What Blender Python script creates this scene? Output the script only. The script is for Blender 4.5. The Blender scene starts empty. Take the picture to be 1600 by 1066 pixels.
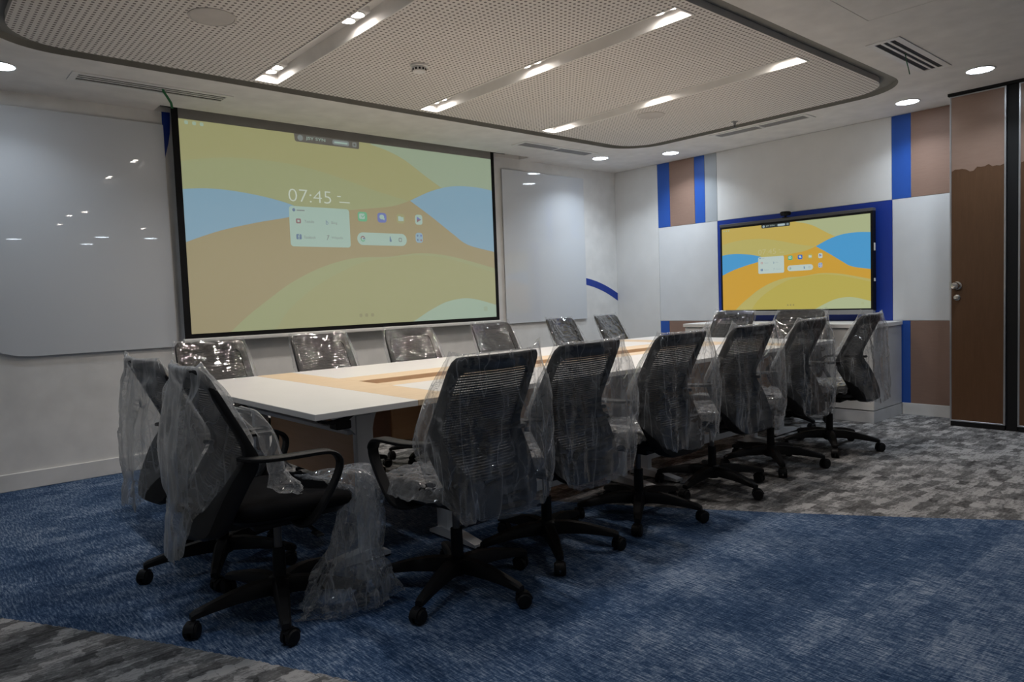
import bpy, bmesh, math, random
from mathutils import Vector, Matrix, noise
from mathutils.geometry import tessellate_polygon

PI = math.pi
SC = bpy.context.scene
COL = SC.collection

# ------------------------------------------------------------------ camera
def make_camera():
    yaw, pitch, roll = 0.7192, -0.0590, -0.0367
    f = Vector((math.sin(yaw) * math.cos(pitch), math.cos(yaw) * math.cos(pitch), math.sin(pitch)))
    r = Vector((math.cos(yaw), -math.sin(yaw), 0.0))
    u = r.cross(f)
    r2 = r * math.cos(roll) + u * math.sin(roll)
    u2 = -r * math.sin(roll) + u * math.cos(roll)
    cd = bpy.data.cameras.new('camera')
    cd.sensor_fit = 'HORIZONTAL'
    cd.sensor_width = 36.0
    cd.lens = 1110.6 / 1600.0 * 36.0
    cd.clip_start = 0.05
    cd.clip_end = 60
    co = bpy.data.objects.new('camera', cd)
    COL.objects.link(co)
    m = Matrix((r2, u2, -f)).transposed().to_4x4()
    m.translation = (0.0, 0.0, 1.17)
    co.matrix_world = m
    SC.camera = co
make_camera()

# ------------------------------------------------------------------ world, exposure
W = bpy.data.worlds.new('world')
SC.world = W
W.use_nodes = True
W.node_tree.nodes['Background'].inputs[0].default_value = (0.5, 0.55, 0.65, 1)
W.node_tree.nodes['Background'].inputs[1].default_value = 0.02
SC.view_settings.view_transform = 'Standard'
SC.view_settings.look = 'None'
SC.view_settings.exposure = 0.0
SC.view_settings.gamma = 1.0
SC.view_settings.use_curve_mapping = False
SC.cycles.transparent_max_bounces = 16
SC.cycles.max_bounces = 7
SC.cycles.glossy_bounces = 3
SC.cycles.diffuse_bounces = 5
SC.cycles.sample_clamp_indirect = 4.0
SC.cycles.adaptive_threshold = 0.04

WARM = (1.0, 0.92, 0.845)
COOL = (0.80, 0.90, 1.0)
STRIP_W = 6.0        # one twin lamp in the ceiling troughs
DOWN_W = 6.3         # one round downlight

H = 2.6765           # ceiling
YB = 5.806           # back wall
XR = 6.864           # right wall
XL = -1.6            # left wall (out of frame)
YF = -7.5            # far end of the adjoining space behind the camera

# ------------------------------------------------------------------ materials
def srgb(r, g, b):
    def c(v):
        v /= 255.0
        return v / 12.92 if v <= 0.04045 else ((v + 0.055) / 1.055) ** 2.4
    return (c(r), c(g), c(b), 1.0)

class NT:
    """tiny helper around a material node tree"""
    def __init__(self, name):
        self.m = bpy.data.materials.new(name)
        self.m.use_nodes = True
        self.t = self.m.node_tree
        self.b = self.t.nodes['Principled BSDF']
        self.out = self.t.nodes['Material Output']
    def n(self, kind, **kw):
        nd = self.t.nodes.new(kind)
        for k, v in kw.items():
            if k == 'inp':
                for i, x in v.items():
                    nd.inputs[i].default_value = x
            else:
                setattr(nd, k, v)
        return nd
    def l(self, a, b):
        self.t.links.new(a, b)
    def math(self, op, a, b=None, c=None):
        nd = self.n('ShaderNodeMath', operation=op)
        for i, x in enumerate((a, b, c)):
            if x is None:
                continue
            if isinstance(x, (int, float)):
                nd.inputs[i].default_value = x
            else:
                self.l(x, nd.inputs[i])
        return nd.outputs[0]
    def ramp(self, fac, stops):
        nd = self.n('ShaderNodeValToRGB')
        e = nd.color_ramp.elements
        while len(e) < len(stops):
            e.new(0.5)
        for i, (p, c) in enumerate(stops):
            e[i].position = p
            e[i].color = c
        self.l(fac, nd.inputs[0])
        return nd.outputs[0]
    def mix(self, fac, a, b):
        nd = self.n('ShaderNodeMix', data_type='RGBA')
        for x, i in ((fac, 0), (a, 6), (b, 7)):
            if isinstance(x, (int, float)):
                nd.inputs[i].default_value = x
            elif isinstance(x, tuple):
                nd.inputs[i].default_value = x
            else:
                self.l(x, nd.inputs[i])
        return nd.outputs[2]
    def coord(self, scale=(1, 1, 1), which='Object'):
        tc = self.n('ShaderNodeTexCoord')
        mp = self.n('ShaderNodeMapping')
        mp.inputs['Scale'].default_value = scale
        self.l(tc.outputs[which], mp.inputs[0])
        return mp.outputs[0]
    def noise(self, vec, scale, detail=3.0, rough=0.5):
        nd = self.n('ShaderNodeTexNoise')
        nd.inputs['Scale'].default_value = scale
        nd.inputs['Detail'].default_value = detail
        nd.inputs['Roughness'].default_value = rough
        self.l(vec, nd.inputs['Vector'])
        return nd.outputs['Fac']
    def bump(self, h, strength, dist=0.01):
        nd = self.n('ShaderNodeBump')
        nd.inputs['Strength'].default_value = strength
        nd.inputs['Distance'].default_value = dist
        self.l(h, nd.inputs['Height'])
        self.l(nd.outputs[0], self.b.inputs['Normal'])
        return nd.outputs[0]

def plain(name, col, rough=0.5, spec=0.5, metal=0.0, var=0.06, vscale=6.0, bump=0.0, bscale=200.0, coat=0.0):
    k = NT(name)
    v = k.coord()
    n = k.noise(v, vscale, 3)
    d = tuple(c * (1 - var) for c in col[:3]) + (1,)
    e = tuple(min(1, c * (1 + var)) for c in col[:3]) + (1,)
    k.l(k.ramp(n, [(0.3, d), (0.7, e)]), k.b.inputs['Base Color'])
    k.b.inputs['Roughness'].default_value = rough
    k.b.inputs['Specular IOR Level'].default_value = spec
    k.b.inputs['Metallic'].default_value = metal
    k.b.inputs['Coat Weight'].default_value = coat
    k.b.inputs['Coat Roughness'].default_value = 0.03
    if bump:
        k.bump(k.noise(v, bscale, 2), bump, 0.002)
    return k.m

M = {}
M['wall'] = plain('wall_paint', (0.79, 0.785, 0.77, 1), 0.65, 0.3, bump=0.05)
M['ceiling'] = plain('ceiling_paint', (0.80, 0.785, 0.765, 1), 0.8, 0.2, bump=0.04)
M['groove'] = plain('groove_paint', (0.27, 0.267, 0.25, 1), 0.8, 0.2)
M['skirt'] = plain('skirting_white', (0.78, 0.775, 0.76, 1), 0.4, 0.4)
M['white_lam'] = plain('white_laminate', (0.80, 0.785, 0.765, 1), 0.32, 0.45, var=0.015)
M['white_metal'] = plain('white_powder_coat', (0.62, 0.63, 0.65, 1), 0.4, 0.5, bump=0.05, bscale=500)
M['panel_white'] = plain('white_gloss_panel', (0.74, 0.75, 0.765, 1), 0.12, 0.5, var=0.02)
M['panel_matte'] = plain('white_matte_panel', (0.78, 0.775, 0.765, 1), 0.5, 0.3, var=0.02)
M['panel_grey'] = plain('pale_grey_panel', (0.42, 0.45, 0.48, 1), 0.4, 0.3, var=0.02)
M['blue'] = plain('royal_blue_laminate', (0.025, 0.10, 0.44, 1), 0.38, 0.4, var=0.03)
M['blue_deep'] = plain('deep_blue_panel', (0.012, 0.045, 0.33, 1), 0.38, 0.4, var=0.03)
M['black_plastic'] = plain('black_nylon', (0.007, 0.007, 0.008, 1), 0.5, 0.22, var=0.1, bump=0.08, bscale=600)
M['black_matte'] = plain('black_matte', (0.008, 0.008, 0.009, 1), 0.6, 0.3)
M['dark_grey'] = plain('dark_grey_bezel', (0.10, 0.10, 0.105, 1), 0.4, 0.4)
M['grey_mid'] = plain('grey_plastic', (0.28, 0.28, 0.29, 1), 0.4, 0.4)
M['chrome'] = plain('brushed_chrome', (0.62, 0.60, 0.57, 1), 0.22, 0.5, metal=1.0)
M['alu'] = plain('anodised_aluminium', (0.55, 0.56, 0.58, 1), 0.35, 0.5, metal=0.8)
M['green'] = plain('green_ribbon', (0.02, 0.16, 0.06, 1), 0.5, 0.4)
M['screen_black'] = plain('screen_masking_black', (0.01, 0.01, 0.011, 1), 0.8, 0.2)
M['screen_white'] = plain('screen_fabric', (0.30, 0.295, 0.285, 1), 0.85, 0.1)
M['speaker'] = plain('speaker_grille', (0.60, 0.575, 0.55, 1), 0.8, 0.2, bump=0.4, bscale=900)

def mat_glass_board():
    k = NT('back_painted_glass')
    v = k.coord()
    n = k.noise(v, 1.2, 2)
    k.l(k.ramp(n, [(0.3, (0.66, 0.69, 0.73, 1)), (0.7, (0.68, 0.71, 0.745, 1))]), k.b.inputs['Base Color'])
    k.b.inputs['Roughness'].default_value = 0.55
    k.b.inputs['Specular IOR Level'].default_value = 0.2
    k.b.inputs['Coat Weight'].default_value = 1.0
    k.b.inputs['Coat Roughness'].default_value = 0.012
    k.b.inputs['Coat IOR'].default_value = 1.5
    return k.m
M['glass_board'] = mat_glass_board()

def mat_wood(name, c1, c2, rough=0.45, sc=(3, 3, 40), spec=0.4):
    k = NT(name)
    v = k.coord(sc)
    n = k.noise(v, 1.6, 6, 0.65)
    k.l(k.ramp(n, [(0.25, c1), (0.75, c2)]), k.b.inputs['Base Color'])
    k.b.inputs['Roughness'].default_value = rough
    k.b.inputs['Specular IOR Level'].default_value = spec
    return k.m
M['maple'] = mat_wood('pale_maple', (0.68, 0.51, 0.335, 1), (0.76, 0.60, 0.42, 1), 0.42, (2.5, 22, 22))
M['maple_dark'] = mat_wood('maple_panel', (0.60, 0.35, 0.19, 1), (0.68, 0.42, 0.24, 1), 0.5, (3, 3, 30))
M['maple_orange'] = mat_wood('orange_maple', (0.55, 0.27, 0.11, 1), (0.62, 0.33, 0.15, 1), 0.5, (3, 3, 30))
M['copper_panel'] = mat_wood('rosy_brown_panel', (0.275, 0.175, 0.135, 1), (0.31, 0.20, 0.155, 1), 0.5, (6, 6, 60), 0.3)
M['door_wood'] = mat_wood('walnut_veneer', (0.105, 0.053, 0.026, 1), (0.135, 0.070, 0.036, 1), 0.42, (30, 30, 3), 0.3)
M['door_film'] = mat_wood('film_covered_veneer', (0.29, 0.19, 0.145, 1), (0.33, 0.22, 0.17, 1), 0.35, (4, 4, 14), 0.4)

def mat_perforated():
    k = NT('perforated_ceiling_board')
    tc = k.n('ShaderNodeTexCoord')
    sp = k.n('ShaderNodeSeparateXYZ')
    k.l(tc.outputs['Object'], sp.inputs[0])
    P = 0.032
    def cell(o, off=0.0):
        a = k.math('MULTIPLY_ADD', o, 1.0 / P, off)
        return k.math('ABSOLUTE', k.math('SUBTRACT', k.math('FRACT', a), 0.5))
    fx, fy = cell(sp.outputs[0]), cell(sp.outputs[1])
    r = k.math('SQRT', k.math('ADD', k.math('MULTIPLY', fx, fx), k.math('MULTIPLY', fy, fy)))
    hole = k.math('LESS_THAN', r, 0.25)
    n = k.noise(tc.outputs['Object'], 3, 2)
    base = k.ramp(n, [(0.3, (0.77, 0.74, 0.71, 1)), (0.7, (0.80, 0.77, 0.74, 1))])
    k.l(k.mix(hole, base, (0.22, 0.205, 0.19, 1)), k.b.inputs['Base Color'])
    k.b.inputs['Roughness'].default_value = 0.85
    k.b.inputs['Specular IOR Level'].default_value = 0.15
    return k.m
M['perforated'] = mat_perforated()

def mat_carpet():
    k = NT('printed_carpet')
    tc = k.n('ShaderNodeTexCoord')
    P = tc.outputs['Object']
    sp = k.n('ShaderNodeSeparateXYZ')
    k.l(P, sp.inputs[0])
    x, y = sp.outputs[0], sp.outputs[1]
    # the blue band between two gently curved borders (x as a function of y)
    def curve(a, b, c, y0):
        d = k.math('SUBTRACT', y, y0)
        return k.math('ADD', k.math('ADD', k.math('MULTIPLY', k.math('MULTIPLY', d, d), c), k.math('MULTIPLY', d, b)), a)
    wob = k.math('MULTIPLY', k.math('SUBTRACT', k.noise(k.coord((30, 6, 1)), 3, 3), 0.5), 0.03)
    fl = curve(0.70, -0.53, -0.05, 2.6)
    fr = curve(3.42, -0.66, 0.05, 1.9)
    inside = k.math('MULTIPLY', k.math('GREATER_THAN', k.math('ADD', x, wob), fl),
                    k.math('LESS_THAN', k.math('ADD', x, wob), fr))
    # grey: overlapping blocks
    def blocks(sx, sy, off, wob=0.06):
        br = k.n('ShaderNodeTexBrick')
        br.offset = 0.37
        br.offset_frequency = 2
        mp = k.n('ShaderNodeMapping')
        mp.inputs['Location'].default_value = off
        mp.inputs['Scale'].default_value = (sx, sy, 1)
        wn = k.n('ShaderNodeTexNoise')
        wn.inputs['Scale'].default_value = 26
        wn.inputs['Detail'].default_value = 3
        k.l(P, wn.inputs['Vector'])
        vm = k.n('ShaderNodeVectorMath', operation='MULTIPLY_ADD')
        vm.inputs[1].default_value = (wob, wob, 0)
        k.l(wn.outputs['Color'], vm.inputs[0])
        k.l(P, vm.inputs[2])
        k.l(vm.outputs[0], mp.inputs[0])
        k.l(mp.outputs[0], br.inputs['Vector'])
        br.inputs['Color1'].default_value = (0, 0, 0, 1)
        br.inputs['Color2'].default_value = (1, 1, 1, 1)
        br.inputs['Mortar'].default_value = (0.4, 0.4, 0.4, 1)
        br.inputs['Mortar Size'].default_value = 0.01
        br.inputs['Scale'].default_value = 1.0
        br.inputs['Brick Width'].default_value = 0.5
        br.inputs['Row Height'].default_value = 0.25
        return br.outputs['Color']
    # blue: streaks along y broken by crossing bands
    s1 = k.noise(k.coord((140, 16, 1)), 1.0, 4, 0.7)
    s2 = k.noise(k.coord((8, 120, 1)), 1.0, 3, 0.6)
    big = k.noise(k.coord((2.2, 1.2, 1)), 1.6, 3, 0.6)
    spk = k.noise(k.coord((90, 90, 1)), 1.5, 2, 0.6)
    f = k.math('ADD', k.math('MULTIPLY', s1, 0.72), k.math('MULTIPLY', s2, 0.22))
    pat = blocks(1.3, 2.1, (0.2, 0.4, 0), 0.12)
    f = k.math('ADD', f, k.math('MULTIPLY', big, 0.24))
    f = k.math('ADD', f, k.math('MULTIPLY', pat, 0.07))
    f = k.math('ADD', f, k.math('MULTIPLY', spk, 0.22))
    blue = k.ramp(f, [(0.56, (0.017, 0.036, 0.083, 1)), (0.68, (0.030, 0.062, 0.132, 1)), (0.76, (0.078, 0.125, 0.215, 1)), (0.89, (0.28, 0.34, 0.44, 1))])
    b1 = blocks(3.6, 5.2, (0.3, 0.1, 0))
    b2 = blocks(5.3, 3.9, (1.7, 2.2, 0))
    streak = k.noise(k.coord((22, 70, 1)), 1.0, 4, 0.65)
    g = k.math('ADD', k.math('MULTIPLY', b1, 0.34), k.math('MULTIPLY', b2, 0.30))
    g = k.math('ADD', g, k.math('MULTIPLY', streak, 0.75))
    g = k.math('ADD', g, k.math('MULTIPLY', spk, 0.25))
    grey = k.ramp(g, [(0.52, (0.058, 0.057, 0.058, 1)), (0.80, (0.165, 0.164, 0.167, 1)), (1.0, (0.37, 0.365, 0.365, 1))])
    k.l(k.mix(inside, grey, blue), k.b.inputs['Base Color'])
    k.b.inputs['Roughness'].default_value = 0.95
    k.b.inputs['Specular IOR Level'].default_value = 0.05
    k.bump(k.math('ADD', s1, spk), 0.35, 0.004)
    return k.m
M['carpet'] = mat_carpet()

def mat_film(name, haze=0.05, gloss=0.04, rough=0.05, rim=0.42, crease=0.13, tint=(0.975, 0.98, 0.985, 1)):
    """clear polythene: mostly transparent, glossy, a little milky, denser at grazing angles, with bright crease lines painted in"""
    k = NT(name)
    gl = k.n('ShaderNodeBsdfGlossy')
    gl.inputs['Roughness'].default_value = rough
    gl.inputs['Color'].default_value = (1, 1, 1, 1)
    df = k.n('ShaderNodeBsdfTranslucent')
    df.inputs['Color'].default_value = (0.62, 0.64, 0.67, 1)
    df2 = k.n('ShaderNodeBsdfDiffuse')
    df2.inputs['Color'].default_value = (0.60, 0.62, 0.65, 1)
    dm = k.n('ShaderNodeMixShader')
    dm.inputs[0].default_value = 0.5
    k.l(df.outputs[0], dm.inputs[1])
    k.l(df2.outputs[0], dm.inputs[2])
    tr = k.n('ShaderNodeBsdfTransparent')
    tr.inputs['Color'].default_value = tint
    lw = k.n('ShaderNodeLayerWeight')
    lw.inputs['Blend'].default_value = 0.5
    # light caught on creases, painted into the haze as thin, mostly upright lines
    cn = k.noise(k.coord((11, 11, 1.7)), 1.0, 2, 0.5)
    cr = k.math('POWER', k.math('SUBTRACT', 1.0, k.math('MINIMUM', 1.0, k.math('MULTIPLY', k.math('ABSOLUTE', k.math('SUBTRACT', cn, 0.5)), 22.0))), 2.0)
    cn2 = k.noise(k.coord((9, 9, 6)), 1.7, 2, 0.5)
    cr2 = k.math('POWER', k.math('SUBTRACT', 1.0, k.math('MINIMUM', 1.0, k.math('MULTIPLY', k.math('ABSOLUTE', k.math('SUBTRACT', cn2, 0.56)), 30.0))), 2.0)
    hz = k.math('ADD', k.math('MULTIPLY', k.math('POWER', lw.outputs['Facing'], 2.2), rim), haze)
    hz = k.math('ADD', hz, k.math('MULTIPLY', k.math('MAXIMUM', cr, k.math('MULTIPLY', cr2, 0.7)), crease))
    m1 = k.n('ShaderNodeMixShader')
    k.l(hz, m1.inputs[0])
    k.l(tr.outputs[0], m1.inputs[1])
    k.l(dm.outputs[0], m1.inputs[2])
    gz = k.math('ADD', k.math('MULTIPLY', k.math('POWER', lw.outputs['Facing'], 4.0), 0.6), gloss)
    m2 = k.n('ShaderNodeMixShader')
    k.l(gz, m2.inputs[0])
    k.l(m1.outputs[0], m2.inputs[1])
    k.l(gl.outputs[0], m2.inputs[2])
    k.l(m2.outputs[0], k.out.inputs['Surface'])
    return k.m
M['film'] = mat_film('clear_polythene', 0.07, 0.075, 0.06, 0.55, 0.34)
M['film_far'] = mat_film('crinkled_polythene', 0.012, 0.085, 0.05, 0.3, 0.07)
M['film_milky'] = mat_film('milky_polythene', 0.30, 0.045, 0.07, 0.5, 0.25)
M['film_bag'] = mat_film('creased_polythene_bag', 0.15, 0.09, 0.06, 0.7, 0.40)
M['film_crumple'] = mat_film('crumpled_polythene', 0.11, 0.06, 0.05, 0.6, 0.18)

def mat_mesh():
    k = NT('black_mesh_weave')
    tc = k.n('ShaderNodeTexCoord')
    sp = k.n('ShaderNodeSeparateXYZ')
    k.l(tc.outputs['Object'], sp.inputs[0])
    a = k.math('FRACT', k.math('MULTIPLY', sp.outputs[2], 1.0 / 0.0098))
    b = k.math('FRACT', k.math('MULTIPLY', sp.outputs[0], 1.0 / 0.011))
    gap = k.math('MULTIPLY', k.math('GREATER_THAN', a, 0.66), k.math('GREATER_THAN', b, 0.22))
    k.b.inputs['Base Color'].default_value = (0.016, 0.016, 0.018, 1)
    k.b.inputs['Roughness'].default_value = 0.7
    k.b.inputs['Specular IOR Level'].default_value = 0.25
    tr = k.n('ShaderNodeBsdfTransparent')
    mx = k.n('ShaderNodeMixShader')
    k.l(k.math('MULTIPLY', gap, 0.30), mx.inputs[0])
    k.l(k.b.outputs[0], mx.inputs[1])
    k.l(tr.outputs[0], mx.inputs[2])
    k.l(mx.outputs[0], k.out.inputs['Surface'])
    return k.m
M['mesh'] = mat_mesh()
M['cushion'] = plain('black_seat_fabric', (0.008, 0.008, 0.009, 1), 0.9, 0.05, bump=0.3, bscale=700)

def glow(name, col, strength):
    k = NT(name)
    k.b.inputs['Base Color'].default_value = (0.8, 0.8, 0.8, 1)
    k.b.inputs['Emission Color'].default_value = tuple(col[:3]) + (1,)
    k.b.inputs['Emission Strength'].default_value = strength
    return k.m
M['lamp_warm'] = glow('warm_lamp', WARM, 50.0)
M['lamp_cool'] = glow('cool_lamp', COOL, 22.0)

def lit(name, c, base=0.25, k2=1.0):
    """a colour shown on a screen: emission over a neutral surface, also in place of projected light"""
    k = NT(name)
    k.b.inputs['Base Color'].default_value = (base, base, base, 1)
    k.b.inputs['Roughness'].default_value = 0.6
    k.b.inputs['Specular IOR Level'].default_value = 0.15
    k.b.inputs['Emission Color'].default_value = tuple(v * k2 for v in c[:3]) + (1,)
    k.b.inputs['Emission Strength'].default_value = 1.0
    return k.m

# ------------------------------------------------------------------ mesh helpers
class MB:
    def __init__(self):
        self.bm = bmesh.new()
    def face(self, pts):
        return self.bm.faces.new([self.bm.verts.new(p) for p in pts])
    def box(self, lo, hi, bev=0.0, seg=2, mat=None):
        x0, y0, z0 = lo
        x1, y1, z1 = hi
        vs = [self.bm.verts.new(p) for p in ((x0, y0, z0), (x1, y0, z0), (x1, y1, z0), (x0, y1, z0), (x0, y0, z1), (x1, y0, z1), (x1, y1, z1), (x0, y1, z1))]
        fs = [self.bm.faces.new([vs[i] for i in q]) for q in ((0, 3, 2, 1), (4, 5, 6, 7), (0, 1, 5, 4), (1, 2, 6, 5), (2, 3, 7, 6), (3, 0, 4, 7))]
        if bev > 0:
            es = list({e for f in fs for e in f.edges})
            r = bmesh.ops.bevel(self.bm, geom=es, offset=bev, segments=seg, affect='EDGES', profile=0.5)
            vs = list({v for f in r['faces'] for v in f.verts} | {v for v in vs if v.is_valid})
        if mat is not None:
            bmesh.ops.transform(self.bm, matrix=mat, verts=[v for v in vs if v.is_valid])
        return self
    def rings(self, rows, close_u=True, cap=True):
        """rows: list of lists of points with the same count"""
        vr = [[self.bm.verts.new(p) for p in r] for r in rows]
        n = len(vr[0])
        for a, b in zip(vr, vr[1:]):
            for i in range(n if close_u else n - 1):
                j = (i + 1) % n
                self.bm.faces.new((a[i], a[j], b[j], b[i]))
        if cap and close_u:
            self.bm.faces.new(list(reversed(vr[0])))
            self.bm.faces.new(vr[-1])
        return self
    def cyl(self, c, r, z0, z1, n=20, r2=None):
        r2 = r if r2 is None else r2
        rows = []
        for z, rr in ((z0, r), (z1, r2)):
            rows.append([(c[0] + rr * math.cos(2 * PI * i / n), c[1] + rr * math.sin(2 * PI * i / n), z) for i in range(n)])
        return self.rings(rows)
    def lathe(self, c, prof, n=24):
        rows = [[(c[0] + r * math.cos(2 * PI * i / n), c[1] + r * math.sin(2 * PI * i / n), c[2] + z) for i in range(n)] for r, z in prof]
        return self.rings(rows)
    def sweep(self, path, sect, up=Vector((1, 0, 0))):
        """sect: list of (a, b) or function(i,t)->list ; frame: a along 'up' made orthogonal, b the other way"""
        rows = []
        P = [Vector(p) for p in path]
        for i, p in enumerate(P):
            t = (P[min(i + 1, len(P) - 1)] - P[max(i - 1, 0)]).normalized()
            a = (up - t * up.dot(t)).normalized()
            b = t.cross(a)
            s = sect(i / (len(P) - 1)) if callable(sect) else sect
            rows.append([p + a * q[0] + b * q[1] for q in s])
        return self.rings(rows)
    def prism(self, poly, axis, lo, hi):
        """poly of 2-D points extruded along axis 0/1/2"""
        def P(q, w):
            l = list(q)
            l.insert(axis, w)
            return tuple(l)
        a = [self.bm.verts.new(P(q, lo)) for q in poly]
        b = [self.bm.verts.new(P(q, hi)) for q in poly]
        n = len(poly)
        for i in range(n):
            j = (i + 1) % n
            self.bm.faces.new((a[i], a[j], b[j], b[i]))
        tri = tessellate_polygon([[Vector((q[0], q[1], 0)) for q in poly]])
        for t in tri:
            self.bm.faces.new([a[i] for i in reversed(t)])
            self.bm.faces.new([b[i] for i in t])
        return self
    def fill(self, loops, z):
        es = []
        for lp in loops:
            vs = [self.bm.verts.new((p[0], p[1], z)) for p in lp]
            es += [self.bm.edges.new((vs[i], vs[(i + 1) % len(vs)])) for i in range(len(vs))]
        bmesh.ops.triangle_fill(self.bm, use_beauty=True, use_dissolve=False, edges=es)
        return self
    def obj(self, name, mat, parent=None, smooth=None, loc=None, normals=True):
        if normals:
            bmesh.ops.recalc_face_normals(self.bm, faces=self.bm.faces)
        me = bpy.data.meshes.new(name)
        self.bm.to_mesh(me)
        self.bm.free()
        return link(name, me, mat, parent, smooth, loc)

def link(name, me, mat, parent=None, smooth=None, loc=None):
    if mat is not None and len(me.materials) == 0:
        me.materials.append(M[mat] if isinstance(mat, str) else mat)
    if smooth is not None:
        me.polygons.foreach_set('use_smooth', [True] * len(me.polygons))
        if smooth < 3.1:
            me.set_sharp_from_angle(angle=smooth)
    o = bpy.data.objects.new(name, me)
    COL.objects.link(o)
    if parent:
        o.parent = parent
    if loc:
        o.location = loc
    return o

def tag(o, label, cat, group=None):
    o['label'] = label
    o['category'] = cat
    if group:
        o['group'] = group
    return o

def structure(o):
    o['kind'] = 'structure'
    return o

def empty(name, loc=(0, 0, 0), rz=0.0):
    o = bpy.data.objects.new(name, None)
    o.empty_display_size = 0.1
    COL.objects.link(o)
    o.location = loc
    o.rotation_euler = (0, 0, rz)
    return o

def copy_tree(o, parent=None):
    c = o.copy()
    COL.objects.link(c)
    if parent is not None:
        c.parent = parent
    for ch in o.children:
        copy_tree(ch, c)
    return c

def lamp(name, loc, power, size, col, spread, parent):
    ld = bpy.data.lights.new(name, 'AREA')
    ld.shape = 'DISK'
    ld.size = size
    ld.energy = power
    ld.color = col
    ld.spread = math.radians(spread)
    o = bpy.data.objects.new(name, ld)
    COL.objects.link(o)
    o.location = loc
    o.parent = parent
    return o

def rrect(x0, y0, x1, y1, r, n=10):
    p = []
    for cx, cy, a0 in ((x1 - r, y1 - r, 0), (x0 + r, y1 - r, PI / 2), (x0 + r, y0 + r, PI), (x1 - r, y0 + r, 1.5 * PI)):
        for i in range(n + 1):
            a = a0 + PI / 2 * i / n
            p.append((cx + r * math.cos(a), cy + r * math.sin(a)))
    return p

def rect(x0, y0, x1, y1):
    return [(x0, y0), (x1, y0), (x1, y1), (x0, y1)]

def lerp_table(t, x):
    if x <= t[0][0]:
        return t[0][1]
    for (a, u), (b, v) in zip(t, t[1:]):
        if x <= b:
            k = (x - a) / (b - a)
            return u + (v - u) * k
    return t[-1][1]

def smooth_table(t, n=60):
    """resample a (x, y) table with a Catmull-Rom curve"""
    out = []
    for i in range(len(t) - 1):
        p0, p1, p2, p3 = t[max(i - 1, 0)], t[i], t[i + 1], t[min(i + 2, len(t) - 1)]
        for s in range(n // (len(t) - 1) + 1):
            k = s / (n // (len(t) - 1) + 1)
            m1 = (p2[1] - p0[1]) / max(1e-6, p2[0] - p0[0]) * (p2[0] - p1[0])
            m2 = (p3[1] - p1[1]) / max(1e-6, p3[0] - p1[0]) * (p2[0] - p1[0])
            y = (2 * k ** 3 - 3 * k ** 2 + 1) * p1[1] + (k ** 3 - 2 * k ** 2 + k) * m1 + (-2 * k ** 3 + 3 * k ** 2) * p2[1] + (k ** 3 - k ** 2) * m2
            out.append((p1[0] + (p2[0] - p1[0]) * k, y))
    out.append(t[-1])
    return out

# ------------------------------------------------------------------ room shell
structure(MB().box((XL - 0.1, YF - 0.1, -0.08), (XR + 0.1, YB + 0.1, 0.0)).obj('floor', 'carpet'))
wall_back = structure(MB().box((XL, YB, 0), (XR + 0.1, YB + 0.1, H + 0.3)).obj('wall_back', 'wall'))
wall_right = structure(MB().box((XR + 0.008, YF, 0), (XR + 0.1, YB, H + 0.3)).obj('wall_right', 'wall'))
structure(MB().box((XL - 0.1, YF, 0), (XL, YB + 0.1, H + 0.3)).obj('wall_left', 'wall'))
structure(MB().box((XL - 0.1, YF - 0.1, 0), (XR + 0.1, YF, H + 0.3)).obj('wall_front', 'wall'))
structure(MB().box((XL, YB - 0.014, 0), (XR, YB, 0.118), 0.003, 1).obj('baseboard_back', 'skirt'))
structure(MB().box((XR - 0.006, 1.0, 0), (XR + 0.008, 2.495, 0.104), 0.002, 1).obj('baseboard_right', 'skirt'))

GX0, GX1, GY0, GY1 = 0.43, 6.03, 2.085, 4.85        # outer border of the shadow groove
GI = 0.118
TR = [(2.0, 'left'), (3.31, 'middle'), (4.62, 'right')]
TW, TY0, TY1, TD = 0.078, 2.29, 4.67, 0.085
VENTS = {'a': (0.98, 5.14, 1.93, 5.30), 'b': (4.72, 5.09, 5.72, 5.25), 'c': (6.09, 3.0, 6.25, 3.92), 'd': (4.74, 1.745, 5.63, 1.905)}
POCKET = (1.60, 5.63, 5.27, 5.795)
ACC = (3.66, 1.10, 4.31, 1.74)

b = MB()
holes = [rrect(GX0, GY0, GX1, GY1, 0.42, 12), rect(*POCKET), rect(*ACC)] + [rect(*v) for v in VENTS.values()]
b.fill([rect(XL, YF, XR + 0.008, YB)] + holes, H)
for lp in holes[1:]:
    up = H + (0.16 if lp is holes[1] else 0.03 if lp is holes[2] else 0.10)
    b.rings([[(p[0], p[1], H) for p in lp], [(p[0], p[1], up) for p in lp]], cap=False)
ceiling = structure(b.obj('ceiling', 'ceiling', normals=False))
# roof slab so that nothing leaks in from above
structure(MB().box((XL - 0.1, YF - 0.1, H + 0.26), (XR + 0.1, YB + 0.1, H + 0.3)).obj('ceiling_slab', 'ceiling', ceiling))
# groove
b = MB()
o_lp, i_lp = rrect(GX0, GY0, GX1, GY1, 0.42, 12), rrect(GX0 + GI, GY0 + GI, GX1 - GI, GY1 - GI, 0.32, 12)
b.fill([[(p[0], p[1]) for p in o_lp], i_lp], H + 0.04)
b.rings([[(p[0], p[1], H) for p in o_lp], [(p[0], p[1], H + 0.04) for p in o_lp]], cap=False)
b.obj('shadow_groove', 'groove', ceiling, normals=False)
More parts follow.
